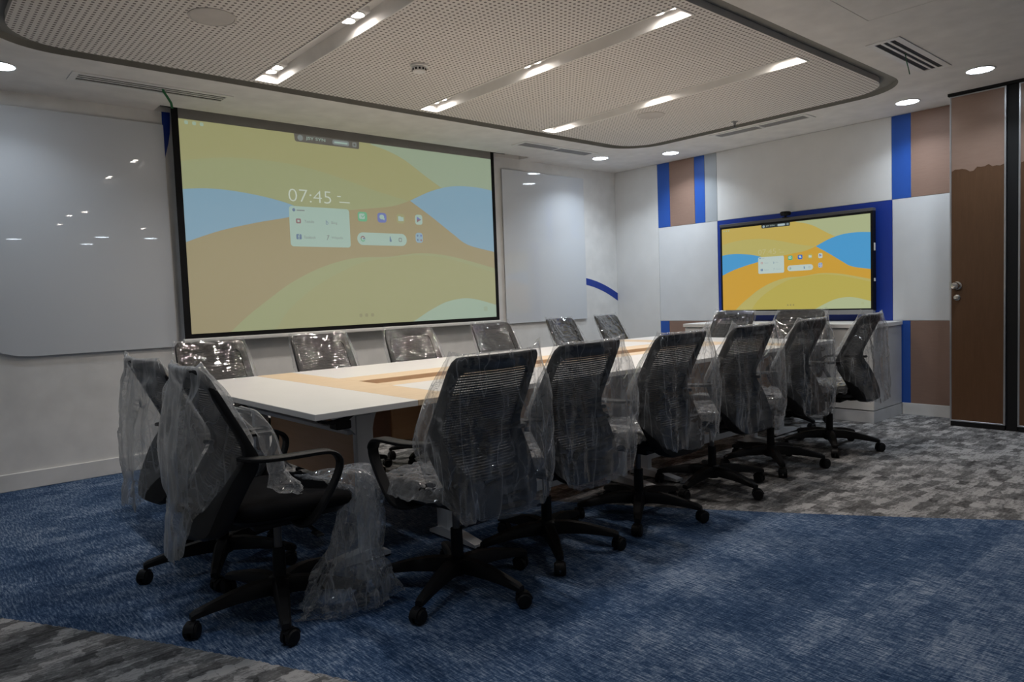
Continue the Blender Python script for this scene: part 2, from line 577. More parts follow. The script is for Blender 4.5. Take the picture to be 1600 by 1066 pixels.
# perforated island with three troughs
b = MB()
tr_rects = [rect(x - TW, TY0, x + TW, TY1) for x, _ in TR]
b.fill([i_lp] + tr_rects, H)
b.rings([[(p[0], p[1], H) for p in i_lp], [(p[0], p[1], H + 0.04) for p in i_lp]], cap=False)
b.obj('perforated_panel', 'perforated', ceiling, normals=False)
for x, nm in TR:
    b = MB()
    lp = rect(x - TW, TY0, x + TW, TY1)
    b.rings([[(p[0], p[1], H) for p in lp], [(p[0], p[1], H + TD) for p in lp]], cap=False)
    b.face([(p[0], p[1], H + TD) for p in lp])
    b.obj('light_trough', 'ceiling', ceiling, normals=False)
    b = MB()
    e = 0.012
    lp2 = rect(x - TW - e, TY0 - e, x + TW + e, TY1 + e)
    b.rings([[(p[0], p[1], H) for p in lp], [(p[0], p[1], H - 0.004) for p in lp], [(p[0], p[1], H - 0.004) for p in lp2], [(p[0], p[1], H) for p in lp2]], cap=False)
    b.obj('trough_edge', 'ceiling', ceiling)
# access hatch
MB().box((ACC[0] + 0.004, ACC[1] + 0.004, H), (ACC[2] - 0.004, ACC[3] - 0.004, H + 0.02)).obj('access_hatch', 'ceiling', ceiling)
MB().box((ACC[0], ACC[1], H + 0.028), (ACC[2], ACC[3], H + 0.03)).obj('hatch_recess', 'black_matte', ceiling)
# pocket the projection screen drops out of
b = MB()
lp = rect(*POCKET)
b.face([(p[0], p[1], H + 0.16) for p in lp])
b.obj('screen_pocket', 'groove', ceiling, normals=False)

def rib(x0, z0, x1, z1, name, mat, y0, y1, parent):
    return MB().box((x0, y0, z0), (x1, y1, z1)).obj(name, mat, parent)

# ---- air vents
def vent(key, label, slots, along):
    x0, y0, x1, y1 = VENTS[key]
    root = empty('air_vent', ((x0 + x1) / 2, (y0 + y1) / 2, H))
    tag(root, label, 'vent', 'ceiling air vents')
    ox, oy = root.location.x, root.location.y
    X0, X1, Y0, Y1 = x0 - ox, x1 - ox, y0 - oy, y1 - oy
    b = MB()
    lo, li = rect(X0 - 0.02, Y0 - 0.02, X1 + 0.02, Y1 + 0.02), rect(X0 + 0.02, Y0 + 0.02, X1 - 0.02, Y1 - 0.02)
    b.rings([[(p[0], p[1], 0) for p in lo], [(p[0], p[1], -0.006) for p in lo], [(p[0], p[1], -0.006) for p in li], [(p[0], p[1], 0.0) for p in li]], cap=False)
    b.obj('frame', 'skirt', root)
    MB().box((X0 + 0.015, Y0 + 0.015, -0.001), (X1 - 0.015, Y1 - 0.015, 0.03)).obj('cavity_shade', 'black_matte', root)  # black plate, almost flush, painted as the shade inside the vent
    for i in range(1, slots):
        t = i / slots
        b = MB()
        if along == 'x':
            yc = Y0 + 0.02 + (Y1 - Y0 - 0.04) * t
            b.box((X0 + 0.02, yc - 0.008, -0.004), (X1 - 0.02, yc + 0.008, -0.0005))
        else:
            xc = X0 + 0.02 + (X1 - X0 - 0.04) * t
            b.box((xc - 0.008, Y0 + 0.02, -0.004), (xc + 0.008, Y1 - 0.02, -0.0005))
        b.obj('slat', 'skirt' if slots < 4 else 'grey_mid', root)
    if slots >= 4:
        b = MB()
        if along == 'x':
            b.box((-0.012, Y0 + 0.02, -0.005), (0.012, Y1 - 0.02, 0.03))
        else:
            b.box((X0 + 0.02, -0.012, -0.005), (X1 - 0.02, 0.012, 0.03))
        b.obj('divider', 'skirt', root)
vent('a', 'long slotted air vent in the ceiling left of the projection screen', 3, 'x')
vent('b', 'slotted ceiling vent in two sections near the back corner', 5, 'x')
vent('c', 'slotted ceiling vent in two sections above the wall display', 5, 'y')
vent('d', 'slotted ceiling vent near the brown partition door', 3, 'x')

def ribbon(name, pts, label, w=0.006):
    b = MB()
    b.sweep(pts, [(-w, -0.0012), (w, -0.0012), (w, 0.0012), (-w, 0.0012)])
    o = b.obj(name, 'green')
    tag(o, label, 'ribbon', 'ribbons hanging from the vents')
    return o
ribbon('green_ribbon', [(1.50, 5.20, H + 0.01), (1.505, 5.20, H - 0.02), (1.53, 5.21, H - 0.05), (1.555, 5.22, H - 0.085), (1.56, 5.22, H - 0.12)], 'green ribbon hanging from the vent left of the projection screen', 0.008)
ribbon('green_ribbon', [(5.10, 1.83, H + 0.01), (5.10, 1.825, H - 0.02), (5.105, 1.82, H - 0.06), (5.12, 1.815, H - 0.10), (5.125, 1.81, H - 0.135)], 'green ribbon hanging from the vent near the partition door')

# ---- lamps
def downlight(x, y, label, power=DOWN_W, z=H, size=1.0):
    root = empty('downlight', (x, y, z))
    root.scale = (size, size, 1)
    tag(root, label, 'ceiling light', 'round ceiling downlights')
    MB().lathe((0, 0, 0), [(0.088, 0.0), (0.095, -0.003), (0.092, -0.006), (0.084, -0.005), (0.083, 0.0)], 32).obj('trim_ring', 'skirt', root, 0.6)
    MB().lathe((0, 0, 0), [(0.0825, -0.001), (0.0825, -0.003), (0.05, -0.0045)], 32).obj('diffuser', 'lamp_cool', root, 0.6)
    lamp('lamp_light', (0, 0, -0.007), power, 0.15, COOL, 125, root)
downlight(0.60, 5.255, 'round downlight left of the projection screen at the picture edge', 2.6)
downlight(5.985, 5.255, 'round downlight nearest the back corner')
downlight(6.447, 4.66, 'round downlight above the blue and brown wall stripes')
downlight(6.447, 2.295, 'round downlight in front of the blue and brown panels by the door', 4.8)
downlight(5.957, 1.64, 'round downlight in front of the brown partition door', 4.8)
for x, y in ((0.15, 2.30), (0.62, 1.60)):
    downlight(x, y, 'round downlight above and left of the viewpoint, outside the picture', 2.4)
hid = 'round downlight of the adjoining space behind the viewpoint'
for x, y in ((1.93, -5.1), (3.27, -4.25), (4.15, -4.24), (3.31, -5.9)):
    downlight(x, y, hid, 1.5, size=1.5)

def twin(x, y, label, z=H + TD, power=STRIP_W):
    root = empty('twin_spotlight', (x, y, z))
    tag(root, label, 'spotlight', 'twin spotlights in the ceiling troughs')
    b = MB()
    b.box((-0.052, -0.105, -0.035), (0.052, 0.105, 0), 0.004, 1)
    b.obj('housing', 'skirt', root)
    for s in (-1, 1):
        MB().lathe((0, s * 0.05, 0), [(0.044, -0.0355), (0.046, -0.041), (0.039, -0.041), (0.037, -0.0355)], 28).obj('reflector_ring', 'skirt', root, 0.6)
        MB().lathe((0, s * 0.05, 0), [(0.038, -0.035), (0.038, -0.038), (0.02, -0.040)], 28).obj('lens', 'lamp_warm', root, 0.6)
        lamp('lamp_light', (0, s * 0.05, -0.043), power * 0.5, 0.07, WARM, 126, root)
wy = ((4.55, 'nearest the projection screen wall'), (3.50, 'in the middle'), (2.41, 'farthest from the projection screen wall'))
for x, nm in TR:
    for y, w2 in wy:
        twin(x, y, f'lit twin spotlight {w2} of the {nm} ceiling trough')

for x, y in ((2.19, -1.88), (2.12, -0.67), (2.23, -0.15), (3.47, -2.08)):
    twin(x, y, 'twin spotlight on the ceiling of the adjoining space behind the viewpoint', H, 1.2)

# ---- other ceiling fittings
def speaker(x, y, label):
    root = empty('ceiling_speaker', (x, y, H))
    tag(root, label, 'speaker', 'round ceiling speakers')
    MB().lathe((0, 0, 0), [(0.118, 0.0), (0.118, -0.004), (0.108, -0.006), (0.106, -0.003)], 40).obj('rim', 'speaker', root, 0.6)
    MB().lathe((0, 0, 0), [(0.106, -0.002), (0.106, -0.004), (0.05, -0.006)], 40).obj('grille', 'speaker', root, 0.6)
speaker(1.36, 3.80, 'round grey ceiling speaker in the perforated ceiling above the left table end')
speaker(4.956, 3.774, 'round grey ceiling speaker beyond the right light trough')
root = tag(empty('smoke_detector', (2.645, 3.82, H)), 'white round smoke detector between the left and middle light troughs', 'smoke detector')
MB().lathe((0, 0, 0), [(0.056, 0), (0.056, -0.012), (0.050, -0.016)], 32).obj('base', 'skirt', root, 0.6)
MB().lathe((0, 0, -0.016), [(0.044, 0), (0.047, -0.006), (0.042, -0.026), (0.030, -0.032)], 32).obj('chamber', 'skirt', root, 0.6)
for i in range(12):
    a = 2 * PI * i / 12
    mt = Matrix.Translation((0.0455 * math.cos(a), 0.0455 * math.sin(a), -0.031)) @ Matrix.Rotation(a, 4, 'Z')
    MB().box((-0.003, -0.006, -0.006), (0.001, 0.006, 0.006), mat=mt).obj('inlet', 'black_matte', root)
root = tag(empty('sprinkler', (5.79, 3.49, H)), 'small metal fire sprinkler head near the right ceiling groove', 'sprinkler')
MB().lathe((0, 0, 0), [(0.03, 0), (0.03, -0.004), (0.012, -0.008), (0.010, -0.03)], 20).obj('body', 'grey_mid', root, 0.6)
MB().lathe((0, 0, 0), [(0.006, -0.028), (0.006, -0.052), (0.022, -0.053), (0.022, -0.056)], 16).obj('deflector', 'dark_grey', root, 0.6)

# ------------------------------------------------------------------ right wall cladding
def panel(y0, y1, z0, z1, mat, d=0.008):
    g = 0.0015
    return MB().box((XR - d + 0.008, min(y0, y1) + g, z0 + g), (XR + 0.008, max(y0, y1) - g, z1 - g), 0.001, 1).obj('wall_panel', mat, wall_right)
J1, J2, J3 = 1.937, 0.847, 0.104
TOP = H - 0.002
panel(YB, 5.158, J3, TOP, 'panel_matte')
for a, c, m in ((5.158, 4.989, 'blue'), (4.989, 4.652, 'copper_panel'), (4.652, 4.52, 'blue'), (4.52, 4.368, 'panel_grey')):
    panel(a, c, J1, TOP, m)
panel(4.368, 2.577, J1, TOP, 'panel_matte')
panel(2.577, 2.417, J1, TOP, 'blue')
panel(2.417, 1.55, J1, TOP, 'copper_panel')
panel(5.158, 4.37, J2, J1, 'panel_white')
panel(4.37, 2.573, J2, J1, 'blue_deep')
panel(2.573, 1.55, J2, J1, 'panel_white')
panel(5.158, 5.033, J3, J2, 'blue')
panel(5.033, 4.40, J3, J2, 'copper_panel')
panel(4.40, 2.536, J3, J2, 'panel_matte')
panel(2.536, 2.425, J3, J2, 'blue')
panel(2.425, 1.55, J3, J2, 'copper_panel')

# ------------------------------------------------------------------ back wall: glass boards and painted blue arcs
def glass(x0, x1, z0, z1, radii, label):
    """radii: bl, br, tr, tl corner radii"""
    p = []
    cs = ((x0, z0, 1, 1, PI, radii[0]), (x1, z0, -1, 1, 1.5 * PI, radii[1]), (x1, z1, -1, -1, 0, radii[2]), (x0, z1, 1, -1, PI / 2, radii[3]))
    for x, z, sx, sz, a0, r in cs:
        for i in range(9):
            a = a0 + PI / 2 * i / 8
            p.append((x + sx * r + r * math.cos(a), z + sz * r + r * math.sin(a)))
    root = empty('glass_board', ((x0 + x1) / 2, YB, z0))
    tag(root, label, 'whiteboard', 'glass whiteboards on the back wall')
    q = [(u - (x0 + x1) / 2, v - z0) for u, v in p]
    MB().prism(q, 1, -0.022, -0.014).obj('pane', 'glass_board', root)
    for dx in (0.08, x1 - x0 - 0.08):
        for dz in (0.08, z1 - z0 - 0.08):
            MB().box((dx - (x1 - x0) / 2 - 0.02, -0.014, dz - 0.02), (dx - (x1 - x0) / 2 + 0.02, 0, dz + 0.02)).obj('standoff', 'alu', root)
glass(0.30, 1.655, 0.90, 2.575, (0.42, 0.008, 0.008, 0.3), 'glossy glass whiteboard left of the projection screen')
glass(5.005, 6.272, 0.905, 2.555, (0.008, 0.008, 0.008, 0.008), 'glossy glass whiteboard between projection screen and corner')
# painted arcs (flat paint, thin)
def decal(pts):
    MB().prism(pts, 1, YB - 0.0015, YB).obj('painted_arc', 'blue_deep', wall_back)
decal([(1.656, 2.70), (1.652, 2.42), (1.654, 2.30), (1.668, 2.36), (1.69, 2.44), (1.705, 2.52), (1.712, 2.60), (1.715, 2.70)])
top, bot = [], []
for i in range(13):
    t = i / 12
    x = 6.20 + 0.664 * t
    top.append((x, 1.40 - 0.07 * t - 0.135 * t * t))
    bot.append((x, 1.32 - 0.07 * t - 0.15 * t * t))
decal(top + bot[::-1])

# ------------------------------------------------------------------ screens
def text_mesh(body, size, thin=0.0):
    cu = bpy.data.curves.new('lettering', 'FONT')
    cu.body = body
    cu.size = size
    cu.resolution_u = 3
    cu.offset = thin
    to = bpy.data.objects.new('lettering', cu)
    COL.objects.link(to)
    dg = bpy.context.evaluated_depsgraph_get()
    me = bpy.data.meshes.new_from_object(to.evaluated_get(dg))
    bpy.data.objects.remove(to)
    return me

class Picture:
    """the tablet desktop shown on a screen: thin pieces in front of a surface. uv in 0..1 -> local x,z (y = -depth)"""
    def __init__(self, parent, w, h, cols, base, k2, step, flip=1):
        self.p, self.w, self.h, self.s = parent, w, h, step
        self.c = {n: lit('shown_' + n, c, base, k2) for n, c in cols.items()}
        self.d = 0
    def poly(self, name, pts, col, layer):
        y = -self.s * layer
        P = [(min(max(u, 0.0), 1.0) * self.w - self.w / 2, min(max(v, 0.0), 1.0) * self.h) for u, v in pts]
        b = MB()
        vs = [b.bm.verts.new((x, y, z)) for x, z in P]
        for t in tessellate_polygon([[Vector((x, z, 0)) for x, z in P]]):
            try:
                b.bm.faces.new([vs[i] for i in t])
            except ValueError:
                pass
        return b.obj(name, self.c[col], self.p)
    def rr(self, name, u, v, w, h, r, col, layer):
        """rounded rectangle: centre u,v; w,h,r as fractions of the picture width"""
        k = self.w / self.h
        pts = [(x, v + (y - v) * k) for x, y in rrect(u - w / 2, v - h / 2, u + w / 2, v + h / 2, r, 6)]
        return self.poly(name, pts, col, layer)
    def text(self, name, body, u, v, hgt, col, layer, width=None, thin=0.0):
        me = text_mesh(body, 1.0, thin)
        xs = [q.co.x for q in me.vertices]
        ys = [q.co.y for q in me.vertices]
        s = hgt * self.w / (max(ys) - min(ys))
        sx = s if width is None else width * self.w / (max(xs) - min(xs))
        x0, y0 = min(xs), min(ys)
        for q in me.vertices:
            q.co = Vector((u * self.w - self.w / 2 + (q.co.x - x0) * sx, -self.s * layer, v * self.h + (q.co.y - y0) * s))
        return link(name, me, self.c[col], self.p)

def curve_pts(pts, n=8):
    out = []
    for i in range(len(pts) - 1):
        p0, p1, p2, p3 = pts[max(i - 1, 0)], pts[i], pts[i + 1], pts[min(i + 2, len(pts) - 1)]
        for s in range(n):
            t = s / n
            out.append(tuple(0.5 * ((2 * p1[j]) + (-p0[j] + p2[j]) * t + (2 * p0[j] - 5 * p1[j] + 4 * p2[j] - p3[j]) * t * t + (-p0[j] + 3 * p1[j] - 3 * p2[j] + p3[j]) * t ** 3) for j in (0, 1)))
    out.append(pts[-1])
    return out

def desktop(P, projector):
    c = curve_pts
    P.poly('wallpaper', [(0, 0), (1, 0), (1, 1), (0, 1)], 'yellow', 1)
    P.poly('wallpaper_shape', c([(0, 0.805), (0.057, 0.827), (0.139, 0.845), (0.226, 0.847), (0.317, 0.836), (0.42, 0.80), (0.55, 0.74), (0.66, 0.70)]) + [(0.66, 0.6), (0.3, 0.58), (0, 0.6)], 'olive', 2)
    P.poly('wallpaper_shape', [(0.539, 1.0)] + c([(0.539, 0.994), (0.598, 0.97), (0.659, 0.927), (0.729, 0.852), (0.785, 0.795)]) + [(0.9, 0.76), (1, 0.76), (1, 1)], 'pale', 2)
    P.poly('wallpaper_shape', c([(0, 0.43), (0.045, 0.463), (0.1, 0.497), (0.186, 0.537), (0.275, 0.572), (0.36, 0.60), (0.5, 0.635), (0.6, 0.66), (0.668, 0.70)]) + c([(0.668, 0.70), (0.747, 0.614), (0.829, 0.517), (0.89, 0.454), (1.0, 0.415)]) + [(1, 0), (0, 0)], 'orange', 3)
    P.poly('wallpaper_shape', c([(0, 0.676), (0.052, 0.686), (0.106, 0.686), (0.162, 0.677), (0.22, 0.661), (0.277, 0.637), (0.318, 0.606)]) + c([(0.318, 0.606), (0.275, 0.572), (0.186, 0.537), (0.1, 0.497), (0.045, 0.463), (0, 0.43)])[1:], 'blue', 4)
    P.poly('wallpaper_shape', c([(0.668, 0.7), (0.751, 0.767), (0.837, 0.807), (0.927, 0.814), (1.0, 0.803)]) + c([(1.0, 0.415), (0.89, 0.454), (0.829, 0.517), (0.747, 0.614), (0.668, 0.7)])[:-1], 'blue', 4)
    P.poly('wallpaper_shape', c([(0.097, 0.0), (0.143, 0.073), (0.204, 0.155), (0.274, 0.24), (0.367, 0.318), (0.471, 0.366), (0.581, 0.374), (0.699, 0.398), (0.826, 0.379), (1.0, 0.31)]) + [(1, 0)], 'olive', 4)
    P.poly('wallpaper_shape', c([(0.22, 0.0), (0.26, 0.10), (0.33, 0.20), (0.42, 0.29), (0.50, 0.345), (0.60, 0.37), (0.699, 0.385), (0.826, 0.36), (1.0, 0.28)]) + [(1, 0)], 'dune', 5)
    P.poly('wallpaper_shape', c([(0.66, 0.0), (0.672, 0.01), (0.731, 0.064), (0.801, 0.111), (0.89, 0.123), (1.0, 0.076)]) + [(1, 0)], 'white', 6)
    # status marks
    for u in (0.018, 0.037, 0.055):
        P.rr('status_icon', u, 0.985 if projector else 0.975, 0.009, 0.009, 0.003, 'white', 7)
    if not projector:
        for u in (0.94, 0.955, 0.97):
            P.rr('status_icon', u, 0.975, 0.008, 0.006, 0.002, 'white', 7)
    # banner
    P.poly('banner', [(0.299, 1.0), (0.5, 1.0), (0.499, 0.966), (0.4965, 0.96), (0.306, 0.96), (0.301, 0.966)], 'grey', 7)
    P.rr('banner_badge', 0.317, 0.981, 0.016, 0.016, 0.0079, 'badge', 8)
    P.text('lettering', 'JSY SYN', 0.334, 0.972, 0.0105, 'card', 8, 0.058)
    P.rr('banner_pill', 0.4405, 0.981, 0.053, 0.014, 0.006, 'badge', 8)
    P.rr('banner_line', 0.4405, 0.981, 0.042, 0.004, 0.0019, 'card', 9)
    P.rr('banner_badge', 0.484, 0.981, 0.013, 0.013, 0.003, 'badge', 8)
    P.rr('banner_dot', 0.484, 0.981, 0.006, 0.006, 0.002, 'grey', 9)
    # clock
    P.text('clock_digits', '07:45', 0.274, 0.652, 0.0345, 'clock', 7, 0.127, -0.014)
    P.rr('date_line', 0.426, 0.694, 0.012, 0.003, 0.0014, 'clock', 7)
    P.rr('date_line', 0.443, 0.664, 0.034, 0.0025, 0.0012, 'clock', 7)
    # card
    P.rr('widget_card', 0.3645, 0.525, 0.183, 0.1105, 0.009, 'card', 7)
    P.rr('card_logo', 0.287, 0.609, 0.009, 0.009, 0.0044, 'bluegrey', 8)
    P.rr('card_line', 0.307, 0.608, 0.024, 0.003, 0.0014, 'badge', 8)
    P.rr('card_icon', 0.299, 0.553, 0.0145, 0.0135, 0.003, 'rose', 8)
    P.rr('card_icon_mark', 0.299, 0.553, 0.007, 0.006, 0.002, 'card', 9)
    P.text('lettering', 'Youtube', 0.317, 0.545, 0.0085, 'badge', 8, 0.028)
    P.text('card_icon', 'b', 0.381, 0.541, 0.0125, 'bluegrey', 8)
    P.text('lettering', 'Bing', 0.398, 0.541, 0.0095, 'badge', 8, 0.018)
    P.rr('card_icon', 0.298, 0.472, 0.0155, 0.0145, 0.003, 'bluegrey', 8)
    P.text('card_icon_mark', 'f', 0.2955, 0.459, 0.0135, 'card', 9)
    P.text('lettering', 'Facebook', 0.314, 0.463, 0.0085, 'badge', 8, 0.034)
    P.poly('card_icon', [(0.381, 0.459), (0.383, 0.459), (0.390, 0.484), (0.388, 0.486), (0.382, 0.483), (0.3815, 0.480), (0.386, 0.481)], 'badge', 8)
    P.text('lettering', 'Wikipedia', 0.396, 0.463, 0.0085, 'badge', 8, 0.036)
    # app icons
    P.rr('app_icon', 0.499, 0.593, 0.031, 0.028, 0.007, 'green', 7)
    P.rr('app_icon_mark', 0.4975, 0.595, 0.019, 0.016, 0.004, 'card', 8)
    P.poly('app_icon_mark', [(0.494, 0.597), (0.499, 0.587), (0.508, 0.603), (0.506, 0.605), (0.499, 0.593), (0.496, 0.600)], 'green', 9)
    P.rr('app_icon', 0.565, 0.593, 0.031, 0.029, 0.0085, 'indigo', 7)
    P.rr('app_icon_mark', 0.5645, 0.597, 0.016, 0.014, 0.0068, 'card', 8)
    P.poly('app_icon_mark', [(0.567, 0.592), (0.574, 0.592), (0.573, 0.579), (0.567, 0.586)], 'card', 8)
    P.rr('app_icon', 0.631, 0.593, 0.029, 0.029, 0.008, 'dune', 7)
    P.poly('app_icon_mark', [(0.622, 0.607), (0.630, 0.607), (0.633, 0.603), (0.641, 0.602), (0.641, 0.580), (0.622, 0.580)], 'card', 8)
    P.rr('app_icon', 0.697, 0.593, 0.027, 0.031, 0.008, 'card', 7)
    P.poly('app_icon_mark', [(0.690, 0.611), (0.690, 0.594), (0.7065, 0.594)], 'indigo', 8)
    P.poly('app_icon_mark', [(0.690, 0.594), (0.690, 0.577), (0.7065, 0.594)], 'rose', 8)
    P.rr('app_icon', 0.696, 0.488, 0.027, 0.031, 0.009, 'lightblue', 7)
    for du, dv, cc in ((-0.006, 0.012, 'bluegrey'), (0.007, 0.013, 'indigo'), (-0.006, -0.013, 'bluegrey'), (0.007, -0.014, 'rose')):
        P.rr('app_icon_mark', 0.696 + du, 0.488 + dv, 0.006, 0.006, 0.0025, cc, 8)
    # search bar
    P.rr('search_bar', 0.564, 0.472, 0.171, 0.037, 0.0183, 'card', 7)
    k = P.w / P.h
    ring = []
    for i in range(17):
        a = 0.1 * PI + 1.9 * PI * 0.93 * i / 16
        ring.append((0.497 + 0.0078 * math.cos(a), 0.472 + 0.0085 * k * math.sin(a)))
    inner = [(0.497 + (x - 0.497) * 0.62, 0.472 + (y - 0.472) * 0.62) for x, y in ring]
    P.poly('search_logo', ring[:9] + inner[:9][::-1], 'rose', 8)
    P.poly('search_logo', ring[8:] + inner[8:][::-1], 'green', 8)
    P.poly('search_logo', [(0.497, 0.476), (0.5045, 0.476), (0.5045, 0.470), (0.497, 0.470)], 'bluegrey', 8)
    P.poly('microphone', [(0.589, 0.49), (0.591, 0.49), (0.596, 0.463), (0.592, 0.457), (0.588, 0.463)], 'bluegrey', 8)
    P.rr('lens_icon', 0.626, 0.472, 0.012, 0.013, 0.004, 'badge', 8)
    P.rr('lens_icon_mark', 0.626, 0.472, 0.007, 0.008, 0.003, 'card', 9)
    for u in (0.478, 0.497, 0.517):
        P.rr('navigation_mark', u, 0.05, 0.010, 0.010, 0.003, 'duneline', 8)
    P.rr('corner_mark', 0.953, 0.055, 0.016, 0.016, 0.004, 'pale', 8)

def shade(c, k):
    return tuple(v * k for v in c[:3]) + (1,)

# projection screen
SX0, SX1, SY = 1.695, 4.84, 5.706
root = empty('projection_screen', ((SX0 + SX1) / 2, SY, 0.93))
tag(root, 'large pull-down projection screen with black border showing a tablet desktop', 'projection screen')
cxs = (SX0 + SX1) / 2
w, z0, z1 = 3.05, 0.991, 2.70
MB().box((-w / 2 - 0.049, 0.0, 0.025), (-w / 2, 0.004, z1 - 0.93)).obj('border', 'screen_black', root)
MB().box((w / 2, 0.0, 0.025), (w / 2 + 0.043, 0.004, z1 - 0.93)).obj('border', 'screen_black', root)
MB().box((-w / 2, 0.0, 0.025), (w / 2, 0.004, 0.061)).obj('border', 'screen_black', root)
surf = MB().box((-w / 2, 0.0, 0.061), (w / 2, 0.003, z1 - 0.93)).obj('fabric', 'screen_white', root)
MB().box((-w / 2 - 0.06, -0.012, -0.005), (w / 2 + 0.05, 0.016, 0.026), 0.006, 2).obj('batten', 'skirt', root, 0.6)
MB().cyl((0, 0), 0.05, -1.75, 1.75, 20).obj('roller', 'screen_black', root, 0.6, loc=(0, 0.03, 1.82)).rotation_euler = (0, PI / 2, 0)
PC = {'yellow': srgb(153, 152, 106), 'olive': srgb(149, 155, 114), 'dune': srgb(151, 152, 109), 'pale': srgb(145, 161, 136), 'orange': srgb(150, 139, 104),
      'blue': srgb(122, 158, 178), 'white': srgb(150, 172, 152), 'grey': srgb(84, 82, 76), 'badge': srgb(120, 128, 126), 'card': srgb(156, 182, 170),
      'clock': srgb(190, 200, 186), 'bluegrey': srgb(92, 116, 144), 'rose': srgb(136, 100, 104), 'green': srgb(96, 168, 126), 'indigo': srgb(98, 112, 172),
      'lightblue': srgb(134, 164, 178), 'duneline': srgb(132, 130, 96)}
PROJ = Picture(surf, 3.05, 1.629, PC, 0.16, 0.80, 0.0004)  # picture glows by itself in place of light from a projector
# pieces are children of the fabric; its local zero is the screen's base
desktop(PROJ, True)
for ch in surf.children:
    ch.location = (0, 0, 0.061)

# wall display
TX = 6.76
root = empty('wall_display', (TX, 3.487, 0.93), -PI / 2)
tag(root, 'large flat wall display with black bezel showing a tablet desktop', 'display')
# local: x = along -y world ... picture right is towards smaller world y
tw, th = 1.53, 0.862
def tvbox(name, lo, hi, mat, bev=0.003):
    return MB().box(lo, hi, bev, 1).obj(name, mat, root)
tvbox('body', (-0.785, 0.004, 0.01), (0.785, 0.07, 0.925), 'black_plastic')
tvbox('top_bar', (-0.79, -0.004, 0.918), (0.79, 0.06, 0.948), 'dark_grey')
tvbox('bottom_bar', (-0.785, -0.008, -0.02), (0.785, 0.05, 0.022), 'grey_mid')
tvbox('bezel', (-0.785, -0.003, 0.022), (-tw / 2, 0.01, 0.918), 'black_plastic')
tvbox('bezel', (tw / 2, -0.003, 0.022), (0.785, 0.01, 0.918), 'black_plastic')
tvbox('bezel', (-tw / 2, -0.003, 0.022), (tw / 2, 0.01, 0.036), 'black_plastic')
tvbox('bezel', (-tw / 2, -0.003, 0.898), (tw / 2, 0.01, 0.918), 'black_plastic')
glassp = tvbox('panel', (-tw / 2, 0.002, 0.036), (tw / 2, 0.006, 0.898), 'black_plastic', 0)
TC = {'yellow': srgb(196, 172, 88), 'olive': srgb(186, 176, 104), 'dune': srgb(186, 172, 84), 'pale': srgb(174, 182, 140), 'orange': srgb(206, 160, 58),
      'blue': srgb(76, 156, 208), 'white': srgb(176, 186, 146), 'grey': srgb(48, 56, 56), 'badge': srgb(160, 176, 182), 'card': srgb(190, 206, 200),
      'clock': srgb(196, 190, 140), 'bluegrey': srgb(96, 124, 160), 'rose': srgb(190, 150, 150), 'green': srgb(70, 180, 136), 'indigo': srgb(52, 104, 190),
      'lightblue': srgb(168, 182, 204), 'duneline': srgb(150, 140, 84)}
TV = Picture(glassp, tw, th, TC, 0.02, 0.86, 0.0003)
desktop(TV, False)
for ch in glassp.children:
    ch.location = (0, 0.0015, 0.036)
# side buttons and webcam
for z in (0.56, 0.28):
    tvbox('side_button', (0.787, 0.012, z), (0.797, 0.03, z + (0.07 if z > 0.5 else 0.03)), 'skirt', 0.002)
cam = empty('webcam', (6.755, 3.53, 1.878), -PI / 2)
tag(cam, 'small black camera perched on top of the wall display', 'camera')
MB().lathe((0, 0, 0.03), [(0.010, -0.03), (0.012, -0.012), (0.044, -0.010), (0.052, 0.006), (0.050, 0.022), (0.040, 0.028)], 24).obj('housing', 'black_plastic', cam, 0.6)
MB().cyl((0, 0), 0.016, 0, 0.012, 16).obj('lens', 'black_matte', cam, 0.6, loc=(0, -0.047, 0.04)).rotation_euler = (PI / 2, 0, 0)
MB().box((-0.03, -0.01, -0.002), (0.03, 0.03, 0.004)).obj('clamp', 'black_plastic', cam)

# ------------------------------------------------------------------ low cabinet below the display
root = empty('low_cabinet', (6.545, 3.44, 0))
tag(root, 'long white low cabinet under the wall display', 'cabinet')
def cb(name, lo, hi, mat='white_lam', bev=0.002):
    return MB().box((lo[0] - 6.545, lo[1] - 3.44, lo[2]), (hi[0] - 6.545, hi[1] - 3.44, hi[2]), bev, 1).obj(name, mat, root)
cy0, cy1 = 2.495, 4.385
cb('plinth', (6.245, cy0, 0), (6.85, cy1, 0.10), 'white_metal')
cb('body', (6.262, cy0, 0.106), (6.85, cy1, 0.81), 'white_metal')
cb('worktop', (6.225, cy0 - 0.01, 0.812), (6.85, cy1 + 0.01, 0.846), 'white_lam')
n = 4
for i in range(n):
    a = cy0 + (cy1 - cy0) * i / n
    c2 = cy0 + (cy1 - cy0) * (i + 1) / n
    d = cb('door', (6.244, a + 0.002, 0.108), (6.262, c2 - 0.002, 0.806), 'white_lam')
    MB().box((6.232 - 6.545, c2 - 0.06 - 3.44, 0.62), (6.244 - 6.545, c2 - 0.05 - 3.44, 0.74), 0.002, 1).obj('handle', 'alu', d)

